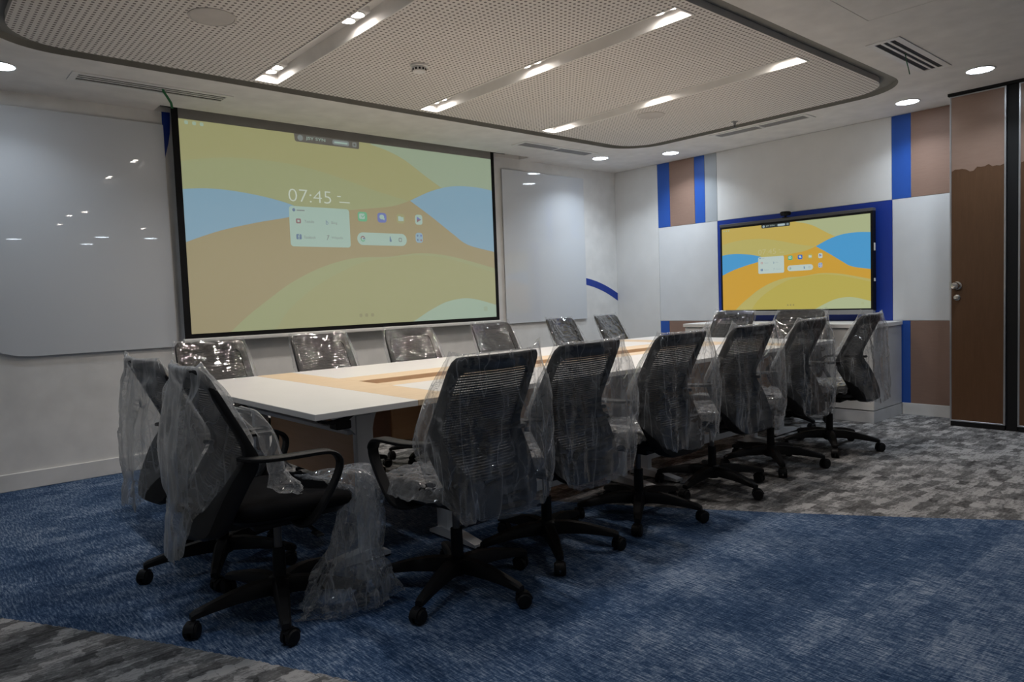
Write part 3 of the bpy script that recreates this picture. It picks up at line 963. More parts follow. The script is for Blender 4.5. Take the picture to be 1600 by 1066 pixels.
# ------------------------------------------------------------------ movable partition on the right
def partition(y0, y1, label, lock=False):
    x0, x1 = 6.50, 6.60
    root = empty('partition_panel', (6.55, (y0 + y1) / 2, 0))
    tag(root, label, 'partition', 'movable partition leaves')
    yc = (y0 + y1) / 2
    def pb(name, lo, hi, mat, bev=0.0015, par=None):
        return MB().box((lo[0] - 6.55, lo[1] - yc, lo[2]), (hi[0] - 6.55, hi[1] - yc, hi[2]), bev, 1).obj(name, mat, par or root)
    pb('core', (x0 + 0.004, y0 + 0.004, 0.045), (x1, y1 - 0.004, 2.65), 'black_matte')
    for a, c2 in ((y0, y0 + 0.013), (y1 - 0.013, y1)):
        pb('edge_profile', (x0 - 0.003, a, 0.04), (x1, c2, 2.652), 'alu')
    pb('edge_profile', (x0 - 0.003, y0 + 0.013, 0.04), (x0 + 0.004, y1 - 0.013, 0.052), 'alu')
    pb('edge_profile', (x0 - 0.003, y0 + 0.013, 2.642), (x0 + 0.004, y1 - 0.013, 2.652), 'alu')
    pb('veneer', (x0 - 0.001, y0 + 0.013, 0.052), (x0 + 0.004, y1 - 0.013, 2.642), 'door_wood')
    # protective film left on the upper part, torn along its lower edge
    rnd = random.Random(3)
    pts = [(y0 + 0.013 - yc, 2.642), (y1 - 0.013 - yc, 2.642)]
    m = 14
    for i in range(m + 1):
        y = y1 - 0.013 + (y0 - y1 + 0.026) * i / m
        pts.append((y - yc, 2.065 + rnd.uniform(-0.012, 0.012) + 0.01 * math.sin(i * 0.9)))
    MB().prism(pts, 0, x0 - 0.0022 - 6.55, x0 - 0.001 - 6.55).obj('film', 'door_film', root)
    pb('bottom_seal', (x0 + 0.006, y0 + 0.004, 0.0), (x1 - 0.006, y1 - 0.004, 0.045), 'black_matte')
    pb('hanger', (6.54, yc - 0.03, 2.65), (6.56, yc + 0.03, H), 'black_matte')
    if lock:
        kn = MB().lathe((0, 0, 0), [(0.034, 0), (0.034, 0.006), (0.014, 0.010), (0.013, 0.03), (0.026, 0.038), (0.030, 0.052), (0.026, 0.066), (0.012, 0.070)], 28).obj('knob', 'chrome', root, 0.7, loc=(-0.052, y1 - yc - 0.055, 1.145))
        kn.rotation_euler = (0, -PI / 2, 0)
        kn = MB().lathe((0, 0, 0), [(0.024, 0), (0.024, 0.008), (0.018, 0.012), (0.006, 0.013)], 24).obj('lock_cylinder', 'chrome', root, 0.7, loc=(-0.052, y1 - yc - 0.055, 1.050))
        kn.rotation_euler = (0, -PI / 2, 0)
        pb('strike', (x0 + 0.02, y1, 1.11), (x0 + 0.05, y1 + 0.008, 1.18), 'chrome')
partition(1.615, 2.000, 'brown wooden partition leaf with round knob and film on top', True)
partition(0.55, 1.535, 'brown partition leaf cut off by the right picture edge')
tag(MB().box((6.515, 1.538, 0.0), (6.60, 1.612, H)).obj('partition_gap_fill', 'black_matte'), 'tall black filler in the gap between the two brown partition leaves', 'post')  # black box filling the dark gap between the leaves
tag(MB().box((6.485, -2.0, 2.655), (6.61, 2.01, H + 0.0)).obj('partition_track', 'black_matte'), 'black ceiling track running above the brown partition leaves', 'track')

# ------------------------------------------------------------------ conference table
TXA, TXB, TYA, TYB, TZ, TT = 1.22, 5.69, 2.57, 4.36, 0.75, 0.026
table = empty('conference_table', ((TXA + TXB) / 2, (TYA + TYB) / 2, 0))
tag(table, 'long white conference table with pale wood inlay and cable slot', 'table')
OX, OY = table.location.x, table.location.y
def tb(name, lo, hi, mat, bev=0.0015, par=None, seg=1):
    return MB().box((lo[0] - OX, lo[1] - OY, lo[2]), (hi[0] - OX, hi[1] - OY, hi[2]), bev, seg).obj(name, mat, par or table)
WX0, WX1 = 1.70, 1.925          # wooden cross strip, left end
WX2, WX3 = 4.985, 5.21
g = 0.001
tb('tabletop', (TXA, TYA, TZ - TT), (WX0 - g, TYB, TZ), 'white_lam')
tb('tabletop', (WX3 + g, TYA, TZ - TT), (TXB, TYB, TZ), 'white_lam')
tb('wood_inlay', (WX0, TYA, TZ - TT), (WX1, TYB, TZ), 'maple')
tb('wood_inlay', (WX2, TYA, TZ - TT), (WX3, TYB, TZ), 'maple')
YA, YBm, YC, YD = 3.15, 3.30, 3.50, 3.72
for a, c2 in ((WX1 + g, (WX1 + WX2) / 2), ((WX1 + WX2) / 2 + g, WX2 - g)):
    tb('tabletop', (a, TYA, TZ - TT), (c2, YA - g, TZ), 'white_lam')
    tb('tabletop', (a, YD + g, TZ - TT), (c2, TYB, TZ), 'white_lam')
tb('wood_inlay', (WX1 + g, YA, TZ - TT), (WX2 - g, YBm, TZ), 'maple')
tb('wood_inlay', (WX1 + g, YC, TZ - TT), (WX2 - g, YD, TZ), 'maple')
# cable box below the slot
tb('cable_box_panel', (1.95, 2.97, 0.44), (4.96, 2.988, TZ - TT - 0.001), 'maple_dark')
tb('cable_box_panel', (1.95, 3.90, 0.44), (4.96, 3.918, TZ - TT - 0.001), 'maple_dark')
tb('cable_box_panel', (1.95, 2.99, 0.44), (1.968, 3.898, TZ - TT - 0.001), 'maple_dark')
tb('cable_box_panel', (4.942, 2.99, 0.44), (4.96, 3.898, TZ - TT - 0.001), 'maple_dark')
tb('cable_box_end', (1.79, 2.945, 0.50), (1.99, 2.968, TZ - TT - 0.001), 'maple_orange', 0.008, None, 2)
tb('cable_tray', (1.97, YBm - 0.03, 0.64), (4.94, YC + 0.03, 0.652), 'maple_dark')

def leg(x, y, dx, dy, half=0.30, short=None):
    """T leg: post, foot along (dx,dy), curved bracket under the top"""
    s0, s1 = (-half, half) if short is None else short
    L = empty('leg_unit', (x - OX, y - OY, 0))
    L.parent = table
    rz = math.atan2(dy, dx)
    def part(mb, name, mat='white_metal', sm=0.6):
        o = mb.obj(name, mat, L, sm)
        o.rotation_euler = (0, 0, rz)
        return o
    part(MB().box((-0.042, -0.022, 0.035), (0.042, 0.022, TZ - TT - 0.05), 0.006, 2), 'post')
    b = MB()
    prof = [(s0, 0.012), (s0, 0.026), (s0 * 0.4, 0.05), (0, 0.06), (s1 * 0.4, 0.05), (s1, 0.026), (s1, 0.012)]
    b.prism([(p[0], p[1]) for p in prof], 1, -0.03, 0.03)
    part(b, 'foot')
    for s in (s0 * 0.93, s1 * 0.93):
        part(MB().cyl((s, 0), 0.018, 0.0, 0.014, 14), 'glide', 'black_plastic')
    b = MB()
    n = 12
    zt = TZ - TT - 0.004
    pts = [(s0 * 0.85, zt), (s1 * 0.85, zt), (s1 * 0.85, zt - 0.03)]
    for i in range(n + 1):
        t = i / n
        pts.append((s1 * 0.8 * (1 - t) + 0.04 * t, zt - 0.035 - 0.10 * t ** 2.2))
    for i in range(n + 1):
        t = 1 - i / n
        pts.append((s0 * 0.8 * (1 - t) - 0.04 * t, zt - 0.035 - 0.10 * t ** 2.2))
    pts.append((s0 * 0.85, zt - 0.03))
    b.prism(pts, 1, -0.014, 0.014)
    part(b, 'bracket')
    return L
# end desks: feet across, brackets along x
for yl in (2.86, 4.05):
    leg(1.585, yl, 1, 0, 0.30, (-0.28, 0.10))
    leg(5.325, yl, -1, 0, 0.30, (-0.28, 0.10))
# side desks: feet along y
for x in (2.02, 3.36, 3.60, 4.90):
    leg(x, 2.86, 0, 1, 0.28, (-0.27, 0.10))
    leg(x, 4.07, 0, -1, 0.28, (-0.14, 0.14))
def beam(lo, hi, name='stretcher', mat='white_metal'):
    tb(name, lo, hi, mat, 0.003)
beam((1.565, 2.88, 0.20), (1.605, 4.03, 0.26))
beam((5.305, 2.88, 0.20), (5.345, 4.03, 0.26))
beam((1.52, 2.88, 0.585), (1.60, 4.03, 0.605))
for a, c2 in ((2.04, 3.34), (3.62, 4.88)):
    beam((a, 2.84, 0.105), (c2, 2.88, 0.165))
    beam((a, 4.05, 0.30), (c2, 4.09, 0.36))
tb('modesty_panel', (1.63, 2.90, 0.30), (1.648, 4.01, 0.70), 'maple_dark')
tb('modesty_panel', (5.26, 2.90, 0.30), (5.278, 4.01, 0.70), 'maple_dark')
for y in (2.66, 4.2):
    b = MB()
    b.sweep([(1.27 - OX, y - OY, 0.722), (1.285 - OX, y - OY, 0.702), (1.33 - OX, y - OY, 0.692), (1.40 - OX, y - OY, 0.70), (1.43 - OX, y - OY, 0.72)], [(-0.016, -0.006), (0.016, -0.006), (0.016, 0.006), (-0.016, 0.006)], Vector((0, 1, 0)))
    b.obj('release_lever', 'black_plastic', table, 0.6)
    tb('pivot_block', (1.36, y + 0.01, 0.655), (1.43, y + 0.075, 0.69), 'black_plastic', 0.004)

# ------------------------------------------------------------------ office chair
PROF = smooth_table([(0.36, -0.262), (0.44, -0.245), (0.55, -0.195), (0.635, -0.148), (0.685, -0.150), (0.80, -0.205), (0.90, -0.256), (0.975, -0.295)])
HALF = smooth_table([(0.36, 0.175), (0.44, 0.198), (0.55, 0.217), (0.66, 0.226), (0.80, 0.222), (0.92, 0.215), (0.975, 0.208)])
ZT = 0.972
def back_y(x, z):
    w2 = lerp_table(HALF, z)
    return lerp_table(PROF, z) - 0.030 * (1 - min(1.0, (x / w2) ** 2))

def outline(zb, zt, shrink, rt, rb):
    """closed outline of the back (x,z), counter-clockwise from bottom right"""
    R = []
    zs = [zb + (zt - zb) * i / 28 for i in range(29)]
    for z in zs:
        w2 = lerp_table(HALF, z) - shrink(z)
        if z > zt - rt:
            d = (z - (zt - rt)) / rt
            w2 -= rt * (1 - math.sqrt(max(0, 1 - d * d)))
        if z < zb + rb:
            d = ((zb + rb) - z) / rb
            w2 -= rb * (1 - math.sqrt(max(0, 1 - d * d)))
        R.append((w2, z))
    return R + [(-x, z) for x, z in reversed(R)]

def ray_hit(poly, c, a):
    dx, dz = math.cos(a), math.sin(a)
    best = 0
    n = len(poly)
    for i in range(n):
        x1, z1 = poly[i]
        x2, z2 = poly[(i + 1) % n]
        ex, ez = x2 - x1, z2 - z1
        den = dx * ez - dz * ex
        if abs(den) < 1e-9:
            continue
        t = ((x1 - c[0]) * ez - (z1 - c[1]) * ex) / den
        s = ((x1 - c[0]) * dz - (z1 - c[1]) * dx) / den
        if t > 0 and -1e-6 <= s <= 1 + 1e-6:
            best = max(best, t)
    return (c[0] + dx * best, c[1] + dz * best)

def build_chair():
    root = empty('office_chair')
    # --- back frame ring
    outer = outline(0.37, ZT, lambda z: 0.0, 0.016, 0.05)
    inner = outline(0.50, ZT - 0.060, lambda z: 0.042 + 0.035 * max(0.0, min(1.0, (0.70 - z) / 0.18)), 0.014, 0.06)
    c = (0, 0.72)
    N = 96
    O = [ray_hit(outer, c, 2 * PI * i / N + 0.01) for i in range(N)]
    I = [ray_hit(inner, c, 2 * PI * i / N + 0.01) for i in range(N)]
    b = MB()
    rows = []
    def th(z):
        return 0.013 + 0.022 * max(0.0, min(1.0, (0.70 - z) / 0.1))
    mid = [((o[0] * 0.5 + i[0] * 0.5), (o[1] * 0.5 + i[1] * 0.5)) for o, i in zip(O, I)]
    def ring(pts, off, kf):
        return [(x, back_y(x, z) + off * th(z) * kf, z) for x, z in pts]
    loops = [ring(O, 1, 0.55), ring([(o[0] * 0.93 + i[0] * 0.07, o[1] * 0.93 + i[1] * 0.07) for o, i in zip(O, I)], 1, 1.0), ring(mid, 1, 1.1), ring(I, 1, 0.8),
             ring(I, -1, 0.5), ring(mid, -1, 1.0), ring([(o[0] * 0.93 + i[0] * 0.07, o[1] * 0.93 + i[1] * 0.07) for o, i in zip(O, I)], -1, 1.0), ring(O, -1, 0.55)]
    V = [[b.bm.verts.new(p) for p in lp] for lp in loops]
    for k in range(len(V)):
        A, B = V[k], V[(k + 1) % len(V)]
        for i in range(N):
            j = (i + 1) % N
            b.bm.faces.new((A[i], A[j], B[j], B[i]))
    b.obj('back_frame', 'black_plastic', root, 0.7)
    # --- mesh
    b = MB()
    rows = []
    cen = b.bm.verts.new((0, back_y(0, 0.72) + 0.002, 0.72))
    prev = None
    for k in range(1, 9):
        s = k / 8 * 1.03
        vs = []
        for (x, z) in I:
            xx, zz = x * s, 0.72 + (z - 0.72) * s
            vs.append(b.bm.verts.new((xx, back_y(xx, zz) + 0.002, zz)))
        if prev is None:
            for i in range(N):
                b.bm.faces.new((cen, vs[i], vs[(i + 1) % N]))
        else:
            for i in range(N):
                j = (i + 1) % N
                b.bm.faces.new((prev[i], vs[i], vs[j], prev[j]))
        prev = vs
    b.obj('back_mesh', 'mesh', root, 3.14)
    # --- spine bar under the seat
    b = MB()
    b.sweep([(0, -0.262, 0.50), (0, -0.270, 0.43), (0, -0.245, 0.385), (0, -0.17, 0.375), (0, 0.0, 0.385)], lambda t: [(-0.07 + 0.02 * t, -0.011), (0.07 - 0.02 * t, -0.011), (0.07 - 0.02 * t, 0.011), (-0.07 + 0.02 * t, 0.011)])
    b.obj('back_support', 'black_plastic', root, 0.6)
    # --- seat
    def sup(rx, ry, z, cyy=0.02, n=40, e=0.62):
        pts = []
        for i in range(n):
            a = 2 * PI * i / n
            ca, sa = math.cos(a), math.sin(a)
            x = rx * math.copysign(abs(ca) ** e, ca)
            y = ry * math.copysign(abs(sa) ** e, sa)
            drop = -0.018 * max(0, y / ry) ** 3
            pts.append((x, cyy + y, z + drop + 0.012 * (x / rx) ** 2))
        return pts
    b = MB()
    b.rings([sup(0.20, 0.19, 0.412), sup(0.238, 0.232, 0.418), sup(0.248, 0.243, 0.435), sup(0.248, 0.243, 0.452), sup(0.236, 0.232, 0.468), sup(0.20, 0.196, 0.475), sup(0.10, 0.10, 0.474)])
    b.obj('seat', 'cushion', root, 3.14)
    b = MB()
    b.rings([sup(0.13, 0.14, 0.380), sup(0.20, 0.20, 0.388), sup(0.225, 0.222, 0.412)])
    b.obj('seat_pan', 'black_plastic', root, 0.8)
    # --- arms
    for s in (-1, 1):
        path = [(0.205, -0.175, 0.655), (0.245, -0.145, 0.652), (0.270, -0.085, 0.650), (0.278, 0.0, 0.650), (0.279, 0.075, 0.650), (0.279, 0.118, 0.643), (0.279, 0.143, 0.622), (0.279, 0.148, 0.590),
                (0.277, 0.132, 0.545), (0.274, 0.100, 0.490), (0.268, 0.066, 0.438), (0.252, 0.040, 0.402), (0.205, 0.025, 0.388), (0.12, 0.02, 0.386)]
        P = curve3([(x * s, y, z) for x, y, z in path], 3)
        b = MB()
        def sec(t):
            w2 = 0.026 if t < 0.5 else 0.022
            return [(-w2, -0.004), (-w2 * 0.8, -0.008), (w2 * 0.8, -0.008), (w2, -0.004), (w2, 0.004), (w2 * 0.8, 0.008), (-w2 * 0.8, 0.008), (-w2, 0.004)]
        b.sweep(P, sec, Vector((1, 0, 0.0)))
        b.obj('armrest', 'black_plastic', root, 0.7)
    # --- mechanism and column
    MB().box((-0.075, -0.11, 0.345), (0.075, 0.11, 0.385), 0.012, 2).obj('mechanism', 'black_plastic', root, 0.6)
    b = MB()
    b.sweep([(0.06, 0.05, 0.372), (0.16, 0.055, 0.366), (0.245, 0.06, 0.352)], [(-0.005, -0.005), (0.005, -0.005), (0.005, 0.005), (-0.005, 0.005)], Vector((0, 1, 0)))
    b.box((0.225, 0.045, 0.344), (0.285, 0.075, 0.355), 0.004, 1)
    b.obj('height_lever', 'black_plastic', root, 0.6)
    MB().cyl((0, 0), 0.015, 0.20, 0.35, 16).obj('piston', 'dark_grey', root, 0.6)
    MB().cyl((0, 0), 0.026, 0.075, 0.25, 20, 0.024).obj('gas_column', 'black_plastic', root, 0.6)
    MB().lathe((0, 0, 0), [(0.034, 0.062), (0.046, 0.070), (0.050, 0.095), (0.046, 0.128), (0.034, 0.138)], 24).obj('hub', 'black_plastic', root, 0.7)
    for i in range(5):
        a = PI / 2 + 2 * PI * i / 5 + PI
        mt = Matrix.Rotation(a, 4, 'Z')
        b = MB()
        pth = [(0.03, 0, 0.105), (0.10, 0, 0.108), (0.18, 0, 0.103), (0.25, 0, 0.092), (0.315, 0, 0.080), (0.332, 0, 0.074)]
        wd = [0.030, 0.028, 0.025, 0.021, 0.018, 0.015]
        hg = [0.028, 0.027, 0.022, 0.017, 0.013, 0.010]
        rows = []
        for (x, y, z), w2, h2 in zip(pth, wd, hg):
            rows.append([(x, -w2, z - h2), (x, w2, z - h2), (x, w2, z + h2 * 0.4), (x, w2 * 0.6, z + h2), (x, -w2 * 0.6, z + h2), (x, -w2, z + h2 * 0.4)])
        b.rings(rows)
        bmesh.ops.transform(b.bm, matrix=mt, verts=b.bm.verts)
        b.obj('base_leg', 'black_plastic', root, 0.7)
        # caster, swivelled a little
        b = MB()
        sw = Matrix.Translation((0.322 * math.cos(a), 0.322 * math.sin(a), 0)) @ Matrix.Rotation(a + 0.9 + i * 1.3, 4, 'Z')
        for sy in (-1, 1):
            rows = []
            for yy, rr in ((0.004, 0.024), (0.006, 0.0285), (0.020, 0.0285), (0.025, 0.024), (0.026, 0.010)):
                rows.append([(0.014 + rr * math.cos(2 * PI * q / 20), sy * yy, 0.0285 + rr * math.sin(2 * PI * q / 20)) for q in range(20)])
            b.rings(rows)
        b.box((-0.006, -0.004, 0.03), (0.03, 0.004, 0.06))
        hood = []
        for q in range(9):
            an = PI * 0.05 + PI * 0.75 * q / 8
            hood.append((0.014 + 0.034 * math.cos(an), 0.0285 + 0.034 * math.sin(an)))
        inn = [(0.014 + (x - 0.014) * 0.87, 0.0285 + (z - 0.0285) * 0.87) for x, z in hood]
        b.prism(hood + inn[::-1], 1, -0.017, 0.017)
        b.cyl((0, 0), 0.008, 0.05, 0.074, 12)
        bmesh.ops.transform(b.bm, matrix=sw, verts=b.bm.verts)
        b.obj('caster', 'black_plastic', root, 0.7)
    return root

def curve3(pts, n):
    out = []
    P = [Vector(p) for p in pts]
    for i in range(len(P) - 1):
        p0, p1, p2, p3 = P[max(i - 1, 0)], P[i], P[i + 1], P[min(i + 2, len(P) - 1)]
        for s in range(n):
            t = s / n
            out.append(0.5 * ((2 * p1) + (p2 - p0) * t + (2 * p0 - 5 * p1 + 4 * p2 - p3) * t * t + (3 * p1 - p0 - 3 * p2 + p3) * t ** 3))
    out.append(P[-1])
    return out

proto = build_chair()

# --- plastic covers
def nz(x, y, z):
    return noise.noise(Vector((x, y, z)))

def crumple(x, y, z, sd):
    """height field of flat facets meeting in sharp creases"""
    p = Vector((x + sd, y - sd, z + 0.37 * sd))
    d, q = noise.voronoi(p)
    g = noise.noise_vector(q[0] * 3.7)
    return 1.1 * g.dot(p - q[0]) + 0.5 * min(0.5, d[1] - d[0])

def sleeve(name, seed, mat, zf=0.66, zr=0.40, ext=0.045, skew=0.0, sag=0.0, fold=1.0, ear=0.02, nu=150, nv=104, crk=0.011, hang=0.0, fq=1.0, fine=0.45, taper=0.0, side=0.0):
    """a polythene bag pulled over the chair back; chair-local coordinates"""
    rnd = random.Random(seed)
    sd = rnd.uniform(0, 50)
    b = MB()
    rows = []
    ztop = ZT + 0.010
    for j in range(nv + 1):
        v = j / nv
        row = []
        for i in range(nu):
            a = 2 * PI * i / nu
            ca, sa = math.cos(a), math.sin(a)
            front = 0.5 + 0.5 * math.tanh(sa * 2.2)
            zbot = zr + (zf - zr) * front + 0.03 * nz(ca * 2 + sd, sa * 2, 3.1) + 0.012 * nz(ca * 9 + sd, sa * 9, 1.0)
            z = ztop + (zbot - ztop) * v
            zc = max(0.40, min(ZT, z))
            wb = lerp_table(HALF, zc)
            out = ext * (0.35 + 0.65 * min(1.0, v * 3.0)) + 0.004
            aw = wb + out + skew * ca * min(1, v * 2.5 + 0.3)
            thick = 0.020 + 0.030 * min(1.0, v * 2.2) + sag * v * (1 - front)
            if v < 0.06:
                thick *= 0.25 + 0.75 * (v / 0.06) ** 0.6
            aw *= 1 - taper * v * (1 - front)
            cx_ = math.copysign(abs(ca) ** 0.55, ca)
            sy_ = math.copysign(abs(sa) ** 0.75, sa)
            x = aw * cx_
            xb = max(-wb, min(wb, x))
            y0 = back_y(xb, zc)
            # beyond the edge of the back the film lies flat, as a fin
            edge = max(0.0, (abs(x) - wb) / max(1e-4, out + 0.002))
            y = y0 + thick * sy_ * (1 - 0.55 * min(1.0, edge))
            if sa < 0 and hang:
                hy = -0.312 - thick * 0.45 * abs(sy_) * (1 - 0.6 * min(1.0, edge))
                k3 = hang * min(1.0, abs(sa) * 3.0) * min(1.0, v * 6)
                y = y * (1 - k3) + min(y, hy) * k3
            # long folds running down, finer crinkles
            amp = fold * (0.004 + 0.014 * v)
            f = nz(x * 16 + sd, sa * 3, z * 2.2 + sd) + 0.5 * abs(nz(x * 34 - sd, sa * 4, z * 4.5))
            y += amp * f * (1 if sa >= 0 else 1.25)
            x += amp * 0.7 * nz(x * 9, sd, z * 9)
            cr = crumple(x * 20 * fq, sa * 0.8 + (3 if sa > 0 else 0), z * 8.5 * fq, sd) / fq + fine * crumple(x * 46, sa, z * 27, sd + 5)
            y += crk * cr * math.copysign(1, sa) * min(1.0, 0.3 + v * 5)
            zz = z
            if v < 0.1:
                zz += ear * (1 - v / 0.1) * (max(0, abs(x) - wb * 0.86) / 0.05) * (1.2 if x * (1 if seed % 2 else -1) > 0 else 0.4)
                zz += 0.004 * nz(x * 20, sd, 0)
            x += side * min(1.0, max(0.0, v - 0.06) * 2.6) * (1 - front)
            row.append((x, y, zz))
        rows.append(row)
    b.rings(rows, cap=False)
    # close the top seam
    vs = list(b.bm.verts)[:nu]
    h = nu // 2
    for i in range(h):
        A, B2, C2, D2 = vs[i], vs[(i + 1) % nu], vs[(nu - i - 1) % nu], vs[(nu - i) % nu]
        q = []
        for v_ in (A, B2, C2, D2):
            if v_ not in q:
                q.append(v_)
        if len(q) >= 3:
            try:
                b.bm.faces.new(q)
            except ValueError:
                pass
    return b.obj(name, mat, None, 3.14)

def seat_film(name, seed, mat, rx=0.255, ry=0.25, n=64, lift=0.016, drop=0.06):
    """crumpled sheet lying on the seat and hanging a little over its edge"""
    sd = seed * 7.3
    b = MB()
    V = {}
    for i in range(n + 1):
        for j in range(n + 1):
            u, v = i / n * 2 - 1, j / n * 2 - 1
            # square to rounded square
            x = rx * u * math.sqrt(1 - 0.32 * v * v) * 1.08
            y = 0.02 + ry * v * math.sqrt(1 - 0.32 * u * u) * 1.08
            r = max(abs(u), abs(v))
            z = 0.478 + lift * (0.5 + nz(x * 9 + sd, y * 9, 1)) + 0.022 * crumple(x * 13, y * 13, 2.0, sd) + 0.010 * crumple(x * 30, y * 30, 4.0, sd)
            if v > 0.3:
                z -= 0.016 * (v - 0.3)
            if r > 0.84:
                k = (r - 0.84) / 0.16
                z -= drop * k * (0.8 + 0.6 * nz(x * 12 + sd, y * 12, 9))
                x *= 1 + 0.03 * k
            if v < -0.7:
                z -= 0.0
            V[i, j] = b.bm.verts.new((x, max(y, -0.19), z))
    for i in range(n):
        for j in range(n):
            b.bm.faces.new((V[i, j], V[i + 1, j], V[i + 1, j + 1], V[i, j + 1]))
    return b.obj(name, mat, None, 3.14)

CH = []
near_n = ['first', 'second', 'third', 'fourth', 'fifth', 'sixth']
near = [(1.68, 2.305, 2), (2.25, 2.37, 3), (2.93, 2.37, 2), (3.65, 2.39, -1), (4.37, 2.41, 3), (5.12, 2.36, 5)]
far = [(1.53, 4.38, 0), (2.29, 4.39, 2), (3.01, 4.38, -2), (3.86, 4.38, 2), (4.77, 4.42, 10), (5.47, 4.46, 12)]
for i, (x, y, a) in enumerate(near):
    CH.append(('near', i, x, y, math.radians(a), f'black mesh office chair, {near_n[i]} from the left on the camera side of the table'))
for i, (x, y, a) in enumerate(far):
    CH.append(('far', i, x, y, PI + math.radians(a), f'black office chair, {near_n[i]} from the left on the projection screen side of the table'))
CH.append(('left', 0, 1.075, 2.64, -PI / 2 + math.radians(-4), 'black office chair nearest the camera at the left table end, cover half pulled off'))
CH.append(('left', 1, 1.09, 3.30, -PI / 2 + math.radians(2), 'black office chair at the left table end, the one farther from the camera'))
CH.append(('right', 0, 5.80, 3.72, PI / 2 + math.radians(-3), 'black office chair at the right table end, the left of two below the display'))
CH.append(('right', 1, 5.80, 3.04, PI / 2 + math.radians(2), 'black office chair at the right table end, the right of two below the display'))

ORD = {('near', i): f'{near_n[i]} chair from the left on the camera side' for i in range(6)}
ORD.update({('far', i): f'{near_n[i]} chair from the left on the screen side' for i in range(6)})
ORD.update({('left', 0): 'chair nearest the camera at the left table end', ('left', 1): 'far chair at the left table end',
            ('right', 0): 'left chair below the wall display', ('right', 1): 'right chair below the wall display'})
first = True
for k, (side, i, x, y, rz, label) in enumerate(CH):
    r = proto if first else copy_tree(proto)
    first = False
    r.location = (x, y, 0)
    r.rotation_euler = (0, 0, rz)
    r['label'] = label
    r['category'] = 'chair'
    r['group'] = 'office chairs around the conference table'
    # turn the wheel base of each chair on its own
    rnd = random.Random(100 + k)
    turn = {('near', 0): 0.13, ('near', 1): 0.60, ('near', 2): 0.3, ('near', 3): -0.19, ('near', 4): 0.35, ('near', 5): 0.14, ('left', 0): 0.03, ('left', 1): -0.17}.get((side, i), rnd.uniform(-0.6, 0.6))
    for ch in r.children:
        if ch.name.split('.')[0] in ('base_leg', 'caster'):
            ch.rotation_euler = (0, 0, turn)
    kw = dict(zf=0.67, zr=0.41, ext=0.045, fold=1.0)
    mat = 'film'
    if side == 'near':
        kw.update(zf=0.64 + 0.02 * (i % 3), zr=(0.37, 0.36, 0.40, 0.38, 0.36, 0.37)[i], ext=(0.05, 0.052, 0.05, 0.05, 0.05, 0.055)[i], skew=(-0.012, 0.028, 0.03, 0.028, 0.026, 0.03)[i], sag=(0.01, 0.01, 0.02, 0.02, 0.02, 0.05)[i], ear=0.032, hang=1.0, fq=0.6, fine=0.3, crk=0.012)
    elif side == 'far':
        mat = 'film_far'
        kw.update(zf=0.45, zr=0.45, ext=0.022, fold=0.6, ear=0.014, nu=170, nv=130, crk=0.019, fq=1.5)
    elif side == 'left':
        mat = 'film_milky'
        kw.update(zf=0.80 if i == 0 else 0.72, zr=0.25 if i == 0 else 0.33, ext=0.03, sag=0.03, fold=1.0, hang=1.0, fq=0.42, fine=0.15, crk=0.013, taper=0.48 if i == 0 else 0.55, side=-0.13 if i == 0 else -0.10)
    else:
        mat = 'film_far'
        kw.update(zf=0.5, zr=0.45, ext=0.03, fold=0.8)
    o = sleeve('plastic_cover', 11 + k, mat, **kw)
    o.location, o.rotation_euler = (x, y, 0), (0, 0, rz)
    tag(o, f'clear plastic bag on the {ORD[side, i]}', 'plastic cover', 'plastic covers on the chair backs')
    if side == 'near' or (side, i) in (('left', 1),):
        o = seat_film('seat_plastic', k + 1, 'film_crumple')
        o.location, o.rotation_euler = (x, y, 0), (0, 0, rz)
        tag(o, f'crumpled plastic on seat of {ORD[side, i]}', 'plastic sheet', 'plastic sheets on the chair seats')

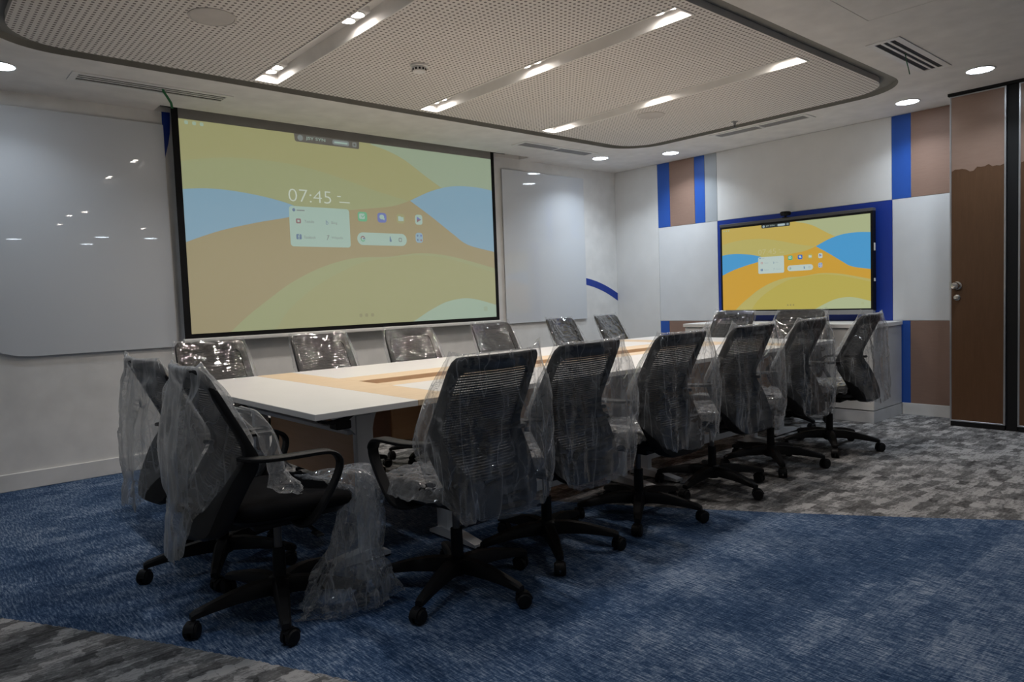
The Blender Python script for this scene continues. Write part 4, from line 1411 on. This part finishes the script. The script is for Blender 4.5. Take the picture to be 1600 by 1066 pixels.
# the bag pulled down from the nearest chair, hanging from its seat to the carpet
def hanging_bag():
    b = MB()
    nu, nv = 160, 140
    sd = 4.2
    rows = []
    path = curve3([(1.20, 2.62, 0.500), (1.27, 2.555, 0.520), (1.325, 2.49, 0.500), (1.335, 2.455, 0.43), (1.325, 2.45, 0.33), (1.30, 2.45, 0.22), (1.275, 2.445, 0.12), (1.265, 2.44, 0.045), (1.262, 2.438, 0.012)], 10)
    m = len(path)
    for j in range(nv + 1):
        t = j / nv * (m - 1)
        q = min(m - 2, int(t))
        p = path[q].lerp(path[q + 1], t - q)
        v = j / nv
        wx = lerp_table([(0, 0.05), (0.15, 0.10), (0.35, 0.085), (0.55, 0.095), (0.8, 0.155), (1.0, 0.19)], v)
        wy = lerp_table([(0, 0.012), (0.2, 0.035), (0.5, 0.035), (0.8, 0.06), (1.0, 0.05)], v)
        row = []
        for i in range(nu):
            a = 2 * PI * i / nu
            ca, sa = math.cos(a), math.sin(a)
            f = 1 + 0.35 * nz(ca * 2.2 + sd, sa * 2.2, v * 3.5) + 0.34 * crumple(ca * 2.0, sa * 2.0, v * 5.5, sd) + 0.14 * crumple(ca * 5, sa * 5, v * 15, sd)
            x = ca * wx * f
            y = sa * wy * f * 1.2
            # across the line of sight: along world (0.9,-0.43)
            X = p.x + x * 0.88 + y * 0.42
            Y = p.y - x * 0.36 + y * 0.9
            Z = p.z + 0.035 * nz(x * 12 + sd, y * 20, v * 6) * (1 - 0.5 * v) + (0.04 * v * ca * ca * ca)
            row.append((X, Y, max(0.006, Z)))
        rows.append(row)
    b.rings(rows, cap=False)
    o = b.obj('plastic_bag', 'film_bag', None, 3.14)
    tag(o, 'crumpled clear plastic bag hanging from the nearest chair seat to the carpet', 'plastic bag')
hanging_bag()

# strip of film dangling in front of the nearest chair back, ending in a twisted knot
def dangling():
    b = MB()
    nu, nv = 36, 70
    sd = 9.1
    path = curve3([(0.865, 2.50, 0.83), (0.93, 2.50, 0.80), (0.985, 2.49, 0.73), (1.01, 2.485, 0.65), (1.02, 2.48, 0.58), (1.045, 2.47, 0.53), (1.06, 2.465, 0.505), (1.09, 2.455, 0.485), (1.105, 2.45, 0.472)], 10)
    rows = []
    m = len(path)
    for j in range(nv + 1):
        t = j / nv * (m - 1)
        q = min(m - 2, int(t))
        p = path[q].lerp(path[q + 1], t - q)
        v = j / nv
        w2 = lerp_table([(0, 0.05), (0.3, 0.035), (0.5, 0.032), (0.62, 0.06), (0.74, 0.05), (0.82, 0.008), (1.0, 0.006)], v)
        row = []
        for i in range(nu):
            a = 2 * PI * i / nu
            f = 1 + 0.35 * nz(math.cos(a) * 2 + sd, math.sin(a) * 2, v * 9)
            row.append((p.x + w2 * f * math.cos(a) * 0.9, p.y + w2 * f * math.sin(a) * 0.6, p.z + 0.012 * nz(a, v * 14, sd)))
        rows.append(row)
    b.rings(rows, cap=False)
    o = b.obj('plastic_strip', 'film_crumple', None, 3.14)
    tag(o, 'knotted strip of clear plastic dangling in front of the nearest chair back', 'plastic strip')
dangling()
